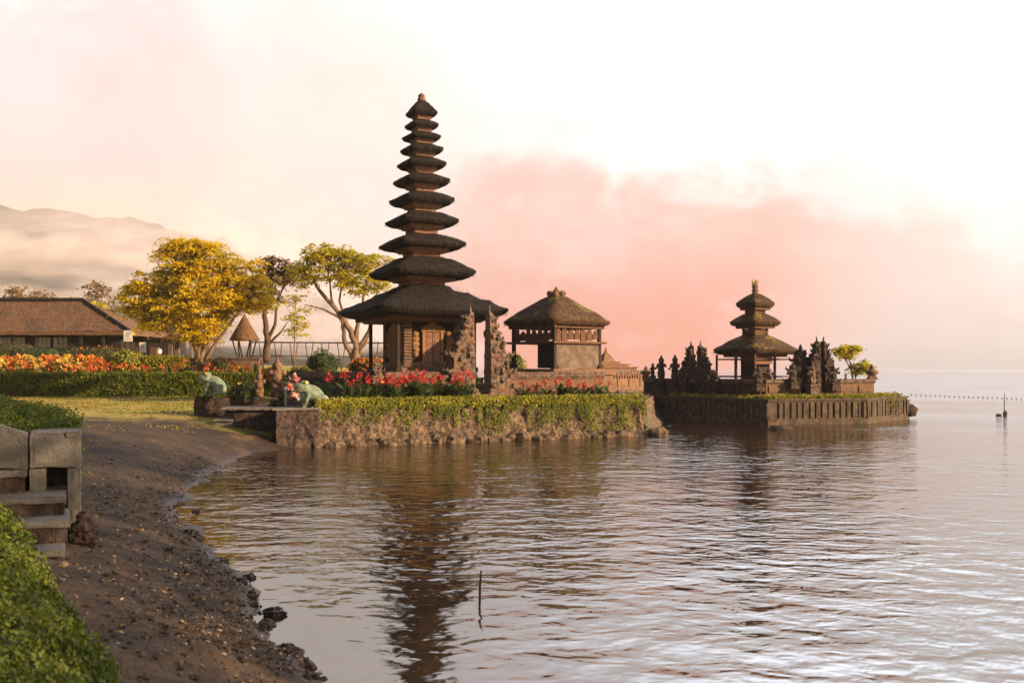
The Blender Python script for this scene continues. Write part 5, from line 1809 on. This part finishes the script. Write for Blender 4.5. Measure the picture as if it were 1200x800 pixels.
# cone roofed hut on raking struts, timber railing
hut = empty("cone_roofed_hut", tuple(gpt(286.5, 66, 2.3)), "dark cone roofed hut on slanting struts between the golden and russet trees", "hut")
k = 66 / F; zb_, zt2 = H + (HOR - 398) * k - 2.3, H + (HOR - 368) * k - 2.3
mb = MB()
prof = [(.95, zb_ - .06), (.98, zb_), (.72, zb_ + .28 * (zt2 - zb_)), (.42, zb_ + .58 * (zt2 - zb_)), (.2, zb_ + .82 * (zt2 - zb_)), (.07, zb_ + .95 * (zt2 - zb_)), (.02, zt2)]
mb.lathe(prof, n=22); mb.build("roof", m_thatch_brown, hut, smooth=True)
for t in range(6):
    a = t * math.pi / 3 + .3
    mb = MB(); mb.tube([(.78 * math.cos(a), .78 * math.sin(a), zb_), (.30 * math.cos(a + .5), .30 * math.sin(a + .5), 0.1)], .05, 6); mb.build("strut", m_wood_dark, hut)
mb = MB(); mb.lathe([(.5, 0), (.5, .25), (.4, .3)]); mb.build("base", m_stone, hut)
rl = empty("timber_railing", tuple(gpt(372, 68, 2.2)), "long timber railing on slanting posts behind the trees", "railing")
p0 = gpt(292, 70) - gpt(372, 68); p1 = gpt(470, 66) - gpt(372, 68)
k = 68 / F; zr = H + (HOR - 402) * k - 2.2
mb = MB(); mb.tube([(p0.x, p0.y, zr + .12), (p1.x, p1.y, zr - .05)], .05, 7); mb.build("top_rail", m_wood_brown, rl)
mb = MB(); mb.tube([(p0.x, p0.y, zr - .85), (p1.x, p1.y, zr - .95)], .03, 7); mb.build("lower_rail", m_wood_brown, rl)
for i in range(19):
    q = p0.lerp(p1, (i + .3) / 19); ln = (.28 if i % 2 else -.28)
    mb = MB(); mb.tube([(q.x, q.y, zr + .08), (q.x + ln, q.y, -.1)], .032, 6); mb.build("slanting_post", m_wood_brown, rl)
gw = empty("garden_wall", tuple(gpt(262, 64, 1.6)), "low tan garden wall behind the bed, right of the golden tree's trunks", "wall")
MB().box((0, 0, .7), (4.6, .3, 1.4)).build("masonry", m_plaster, gw); MB().box((0, 0, 1.45), (4.8, .42, .09)).build("coping", m_stone, gw)

# ---------------------------------------------------------------- concrete landing in the left foreground
XB = -4.72
ps = empty("concrete_stair", (XB, 10.3, 0.4), "grey concrete stair with a box headed parapet in the left foreground", "stair", rz=R(24))
mb = MB(); mb.rough_box((0, .55, 1.16), (.49, 1.1, .36), 0, .009, 1, .025); mb.rough_box((.17, -.008, 1.315), (.15, .03, .07), 0, .006, 2, .02); mb.build("parapet_head", m_conc, ps)
mb = MB(); mb.rough_box((.175, .2, .36), (.13, .3, 1.22), 0, .008, 3, .025); mb.build("pier", m_conc, ps)
mb = MB(); mb.rough_box((-.17, .2, .62), (.16, .3, .7), 0, .008, 4, .025); mb.build("pier", m_conc, ps)
mb = MB(); mb.box((0, .7, .4), (.46, .5, 1.1)); mb.build("back_wall", m_stone_dark, ps)
mb = MB()
mb.add([(-.26, .02, .97), (-.26, .02, 1.335), (-1.9, .35, 1.9), (-1.9, .35, 1.1), (-.26, .2, .97), (-.26, .2, 1.335), (-1.9, .53, 1.9), (-1.9, .53, 1.1)],
       [(0, 1, 2, 3), (7, 6, 5, 4), (1, 5, 6, 2), (0, 4, 5, 1), (3, 2, 6, 7), (0, 3, 7, 4)])
mb.build("sloping_parapet", m_conc, ps)
for k, (x1, yf_, zt) in enumerate(((-.27, -.06, .97), (.10, -.50, .74), (.13, -.86, .55), (.09, -1.2, .33))):
    mb = MB(); d = 1.4
    mb.rough_box((x1 - 1.0, yf_ + d / 2 + .035, zt / 2 - .2), (2.0 - .04, d, zt + .4 - .09), 0, .007, k * 3, .03)
    sp_ = mb.build("step", m_stone_dark, ps)  # step body darker than its tread, shade laid into the colour
    mb = MB(); mb.rough_box((x1 - 1.0, yf_ + d / 2, zt - .035), (2.0, d, .07), 0, .006, k * 5 + 1, .03); mb.build("tread", m_conc, sp_)
for i, (px, py, s_) in enumerate(((97, 618, .13), (104, 630, .11), (92, 632, .12), (106, 642, .07), (99, 606, .09))):
    p = at(px, py, 10.2)
    mb = MB(); mb.blob((0, 0, 0), (s_ * .9, s_ * .8, s_ * .75), i * 4, .6, 2.2, 12, 9)
    tag(mb.build("rubble_stone", m_stone_dark, loc=(p.x, p.y, max(p.z, float(ground_h([p.x], [p.y])[0]) + s_ * .4))), "broken stone heaped against the foot of the concrete stair's pier", "stone", "broken stones by the concrete stair")

# hedge on top of that landing
def heap(name, label, blobs, lm, leaf, dens, zmin):
    o = empty(name, (blobs[0][0], blobs[0][1], zmin), label, "bush")
    o0 = np.array(o.location)
    core = MB(); fo = MB()
    for i, (x, y, z, rx, ry, rz2) in enumerate(blobs):
        core.blob((x - o0[0], y - o0[1], z - o0[2]), (rx * .9, ry * .9, rz2 * .9), i * 1.7, .15, 2, 14, 10)
        n = int(dens * (rx * ry + rx * rz2 + ry * rz2) * 2.6)
        u = rng.normal(size=(n, 3)); u[:, 2] = np.abs(u[:, 2]) * 1.0 - .25; u /= np.linalg.norm(u, axis=1, keepdims=True)
        P = np.array([x, y, z]) - o0 + u * np.array([rx, ry, rz2])
        lump = (vnoise(P[:, 0] * 5 + P[:, 2] * 3, P[:, 1] * 5, 3, 3) - .5)[:, None]
        P = P + u * lump * .22 + u * rng.normal(size=(n, 1)) * .03
        fo.leaves(P, u + rng.normal(size=(n, 3)) * .65, leaf, .62)
    core.build("branches", m_leaf_deep, o)
    fo.build("foliage", lm, o)
    return o


box_hedge("clipped_hedge", "flat topped clipped hedge running back from the concrete stair's parapet", Vector((-4.86, 11.15, 0)), Vector((-9.6, 18.6, 0)), 0.95, 0.95, 1.84, m_leaf_near, .022, 1900)
heap("foreground_bush", "dense green bush spreading over the bank in the near left corner", [(-2.60, 4.75, .45, .70, .7, .42), (-3.0, 5.45, .50, .70, .8, .48), (-3.45, 6.15, .56, .68, .8, .53), (-3.95, 6.95, .64, .64, .8, .58), (-4.45, 7.7, .80, .62, .7, .60), (-2.2, 4.2, .42, .55, .5, .36),
     (-4.0, 5.2, .6, .9, 1.0, .5), (-4.9, 6.6, .75, .8, 1.0, .6), (-3.4, 4.4, .5, .7, .6, .42)], m_leaf_near, .0185, 6000, .2)

# ---------------------------------------------------------------- beach litter, stones, sticks, floats
def drop(x, y):
    return float(ground_h([x], [y])[0])


n = 5600
t = rng.random(n)
i = np.minimum((rng.random(n) ** 1.15 * 9).astype(int), 8)
sh = LAND[10:20]
a = sh[i]; b = sh[i + 1]
base = a + (b - a) * t[:, None]
off = np.abs(rng.normal(size=n)) * 0.75 - 0.12
wide = rng.random(n) < .45
off = np.where(wide, rng.uniform(0, 6.5, n) ** .95, off)
tang = (b - a) / np.linalg.norm(b - a, axis=1, keepdims=True)
nrm = np.stack([-tang[:, 1], tang[:, 0]], 1)
P = base + nrm * off[:, None]
Z = ground_h(P[:, 0], P[:, 1])
ok = Z > -0.05
P, Z = P[ok], Z[ok]
mb = MB()
mats_p = [m_rubble, mat("dark_mud_clod", (.036, .024, .017), (.075, .05, .033), 8, .9, bump=.6), mat("pale_pebble", (.30, .25, .20), (.42, .36, .30), 8, .8)]
for k, (p, z) in enumerate(zip(P, Z)):
    s_ = float(rng.gamma(1.2, 0.0062)) + .004
    r_ = rng.random()
    mb.cur = 1 if r_ < .74 else (0 if r_ < .95 else 2)
    if mb.cur == 2: s_ = min(s_, .016)
    mb.blob((p[0], p[1], z + s_ * .2), (s_ * rng.uniform(.8, 1.7), s_ * rng.uniform(.8, 1.5), s_ * rng.uniform(.5, .9)), k * .7, .5, 2, 6, 4)
tag(mb.build("pebbles", mats_p), kind="stuff")
mb = MB()
m_lit = mat("dry_leaf_litter", (.26, .15, .07), (.42, .28, .16), 3, .8, rand=.4, c3=(.10, .06, .035), s3=9, lo3=.45, hi3=.55)
n = 4200
j = rng.integers(0, len(P), n)
Q = P[j] + rng.normal(size=(n, 2)) * .25
ZQ = ground_h(Q[:, 0], Q[:, 1]); ok = ZQ > .01
Q, ZQ = Q[ok], ZQ[ok]
mb.leaves(np.stack([Q[:, 0], Q[:, 1], ZQ + .012], 1), rng.normal(size=(len(Q), 3)) * .45 + np.array([0, 0, 1]), .022, .45)
tag(mb.build("leaf_litter", m_lit), kind="stuff")
# lumps of wrack and twigs at the water's edge
m_wrack = mat("wet_dark_stone", (.028, .021, .017), (.07, .052, .04), 6, .5, bump=.8)
for k, (px, py, s_) in enumerate(((222, 628, .10), (213, 627, .075), (232, 631, .06), (262, 660, .05), (282, 684, .07), (292, 677, .055), (285, 696, .045), (322, 720, .075), (312, 732, .055), (230, 600, .05), (345, 770, .07), (336, 760, .05), (300, 650, .0))):
    if not s_: continue
    Y = 2801 / (py - 432); p = gpt(px, Y, 0.0)
    mb = MB(); mb.blob((0, 0, s_ * .25), (s_ * 1.35, s_, s_ * .75), k * 2.2, .6, 2.2, 12, 8)
    tag(mb.build("shore_stone", m_wrack, loc=p), "wet dark stone at the muddy edge of the shallow water", "stone", "wet stones along the near shore")
# grass on the lawn
n = 26000
X = rng.uniform(-30, -8.0, n); Yg = np.where(rng.random(n) < .22, rng.uniform(24, 34, n), rng.uniform(33, 53, n))
kz = ground_h(X, Yg)
ok = (vnoise(X * .8, Yg * .8, 21, 3) > np.where(Yg < 33.5, .60, .42)) & (np.abs(X / Yg) < .56) & (kz > .5)
X, Yg, kz = X[ok], Yg[ok], kz[ok]
mb = MB()
N = rng.normal(size=(len(X), 3)); N[:, 2] *= .25
mb.leaves(np.stack([X, Yg, kz + .03], 1), N, .05, .3)
tag(mb.build("grass", mat("dry_lawn_grass", (.17, .145, .02), (.32, .24, .045), .8, .7, transl=.3, rand=.35)), kind="stuff")

for px, py0, py1, r_, lb, nm in ((562.5, 668, 704, .013, "thin dark stick standing in the shallows in the middle of the water", "water_stick"), (1177, 461, 488, .022, "thin pole standing far out in the lake at the right", "water_pole")):
    Y = 2801 / (py1 - 432); p = gpt(px, Y, 0); h_ = (py1 - py0) * Y / F
    o = empty(nm, tuple(p), lb, "pole")
    MB().tube([(-.01, 0, -.6), (0, 0, h_ * .5), (.012, 0, h_)], [r_, r_, r_ * .7], 7).build("shaft", m_pole, o)
    if nm == "water_pole":
        MB().blob((0.04, 0, .1), (.10, .10, .2), 3, .4, 2).build("caught_weed", m_pole, o)
mb = MB(); mb.blob((0, 0, .03), (.16, .13, .1), 2, .3, 2); tag(mb.build("float", m_pole, loc=gpt(1170.5, 50.5)), "dark float just left of the far lake pole", "float")
for k in range(26):
    f = k / 25; px = 1068 + f * 140; py = 462.5 + f * 5.5; Y = 2801 / (py - 432)
    mb = MB(); mb.lathe([(.02, -.05), (.06, -.03), (.075, .01), (.05, .05), (.01, .07)], n=8)
    tag(mb.build("float", m_bark if k % 3 else m_pole, loc=gpt(px, Y)), "small float in the line strung across the far water at the right", "float", "line of floats on the lake")

# unseen trees added on a made-up spit to shade the near beach and stair
def shade_tree(loc, h, seed):
    rs = random.Random(seed)
    o = empty("added_shade_tree", loc, "unseen tree added beside the viewer to shade the near beach", "tree", "unseen trees added to shade the near beach")
    tr = MB(); cr = MB()
    tr.tube([(0, 0, -.5), (.1, .1, h * .3), (0, .2, h * .55)], [.4, .32, .22], 10)
    for k in range(34):
        a = rs.uniform(0, 6.28); q = rs.uniform(.3, 1) ** .5 * 4.4
        c = Vector((math.cos(a) * q, math.sin(a) * q, h * rs.uniform(.5, .97)))
        if k % 2:
            tr.tube(bez((0, .2, h * .5), c, Vector((0, 0, .8)), 5), [.14, .11, .08, .06, .04, .02], 6)
        n = 170
        P = rng.normal(size=(n, 3)) * np.array([.75, .75, .4]) + np.array(c)
        cr.leaves(P, rng.normal(size=(n, 3)) * .6 + np.array([0, 0, .6]), .16)
    tr.build("trunk", m_bark_dark, o, smooth=True)
    cr.build("crown", m_leaf_deep, o)
    return o


t0_ = shade_tree((20.5, 2.0, .5), 12.5, 5)
for x, y, a, s_ in ((22.0, 8.5, 2.1, 1.0),):
    c = copy_tree(t0_); c.location = (x, y, .5); c.rotation_euler.z = a; c.scale = (s_, s_, s_)
p = uv(4.25, 1.6)
bush("green bush seen through the gap of the courtyard's split gate", (p.x, p.y, CY), (.5, .4, .5), m_leaf_hedge, .05, 900, seed=91)
volume_box("haze", (-1200, -60, -3), (900, 950, 175), volume_mat("haze", 0.00028, (0.95, 0.88, 0.85), 0.3))
m_mist = volume_mat("mist", 0.022, (1.0, 0.95, 0.97), 0.0)
for i, (px, py, Y, rx, ry) in enumerate(((30, 303, 390, 130, 22), (70, 258, 430, 26, 8), (125, 266, 430, 22, 10), (20, 280, 420, 40, 12), (340, 392, 380, 130, 26), (120, 302, 400, 90, 24), (215, 306, 410, 75, 38), (300, 322, 400, 90, 52), (100, 272, 420, 50, 10),
                                         (158, 268, 430, 26, 13), (380, 350, 390, 100, 60), (60, 352, 370, 110, 12), (190, 335, 360, 90, 30), (-70, 300, 400, 100, 34))):
    mist_puff(px, py, Y, rx, ry, m_mist, i * 3.3)
m_thin = volume_mat("thin_mist", 0.0042, (1.0, 0.95, 0.95), 0.0)
for i, (px, py, Y, rx, ry) in enumerate(((20, 300, 450, 260, 85), (230, 300, 440, 170, 105))):
    mist_puff(px, py, Y, rx, ry, m_thin, 40 + i * 3.3)
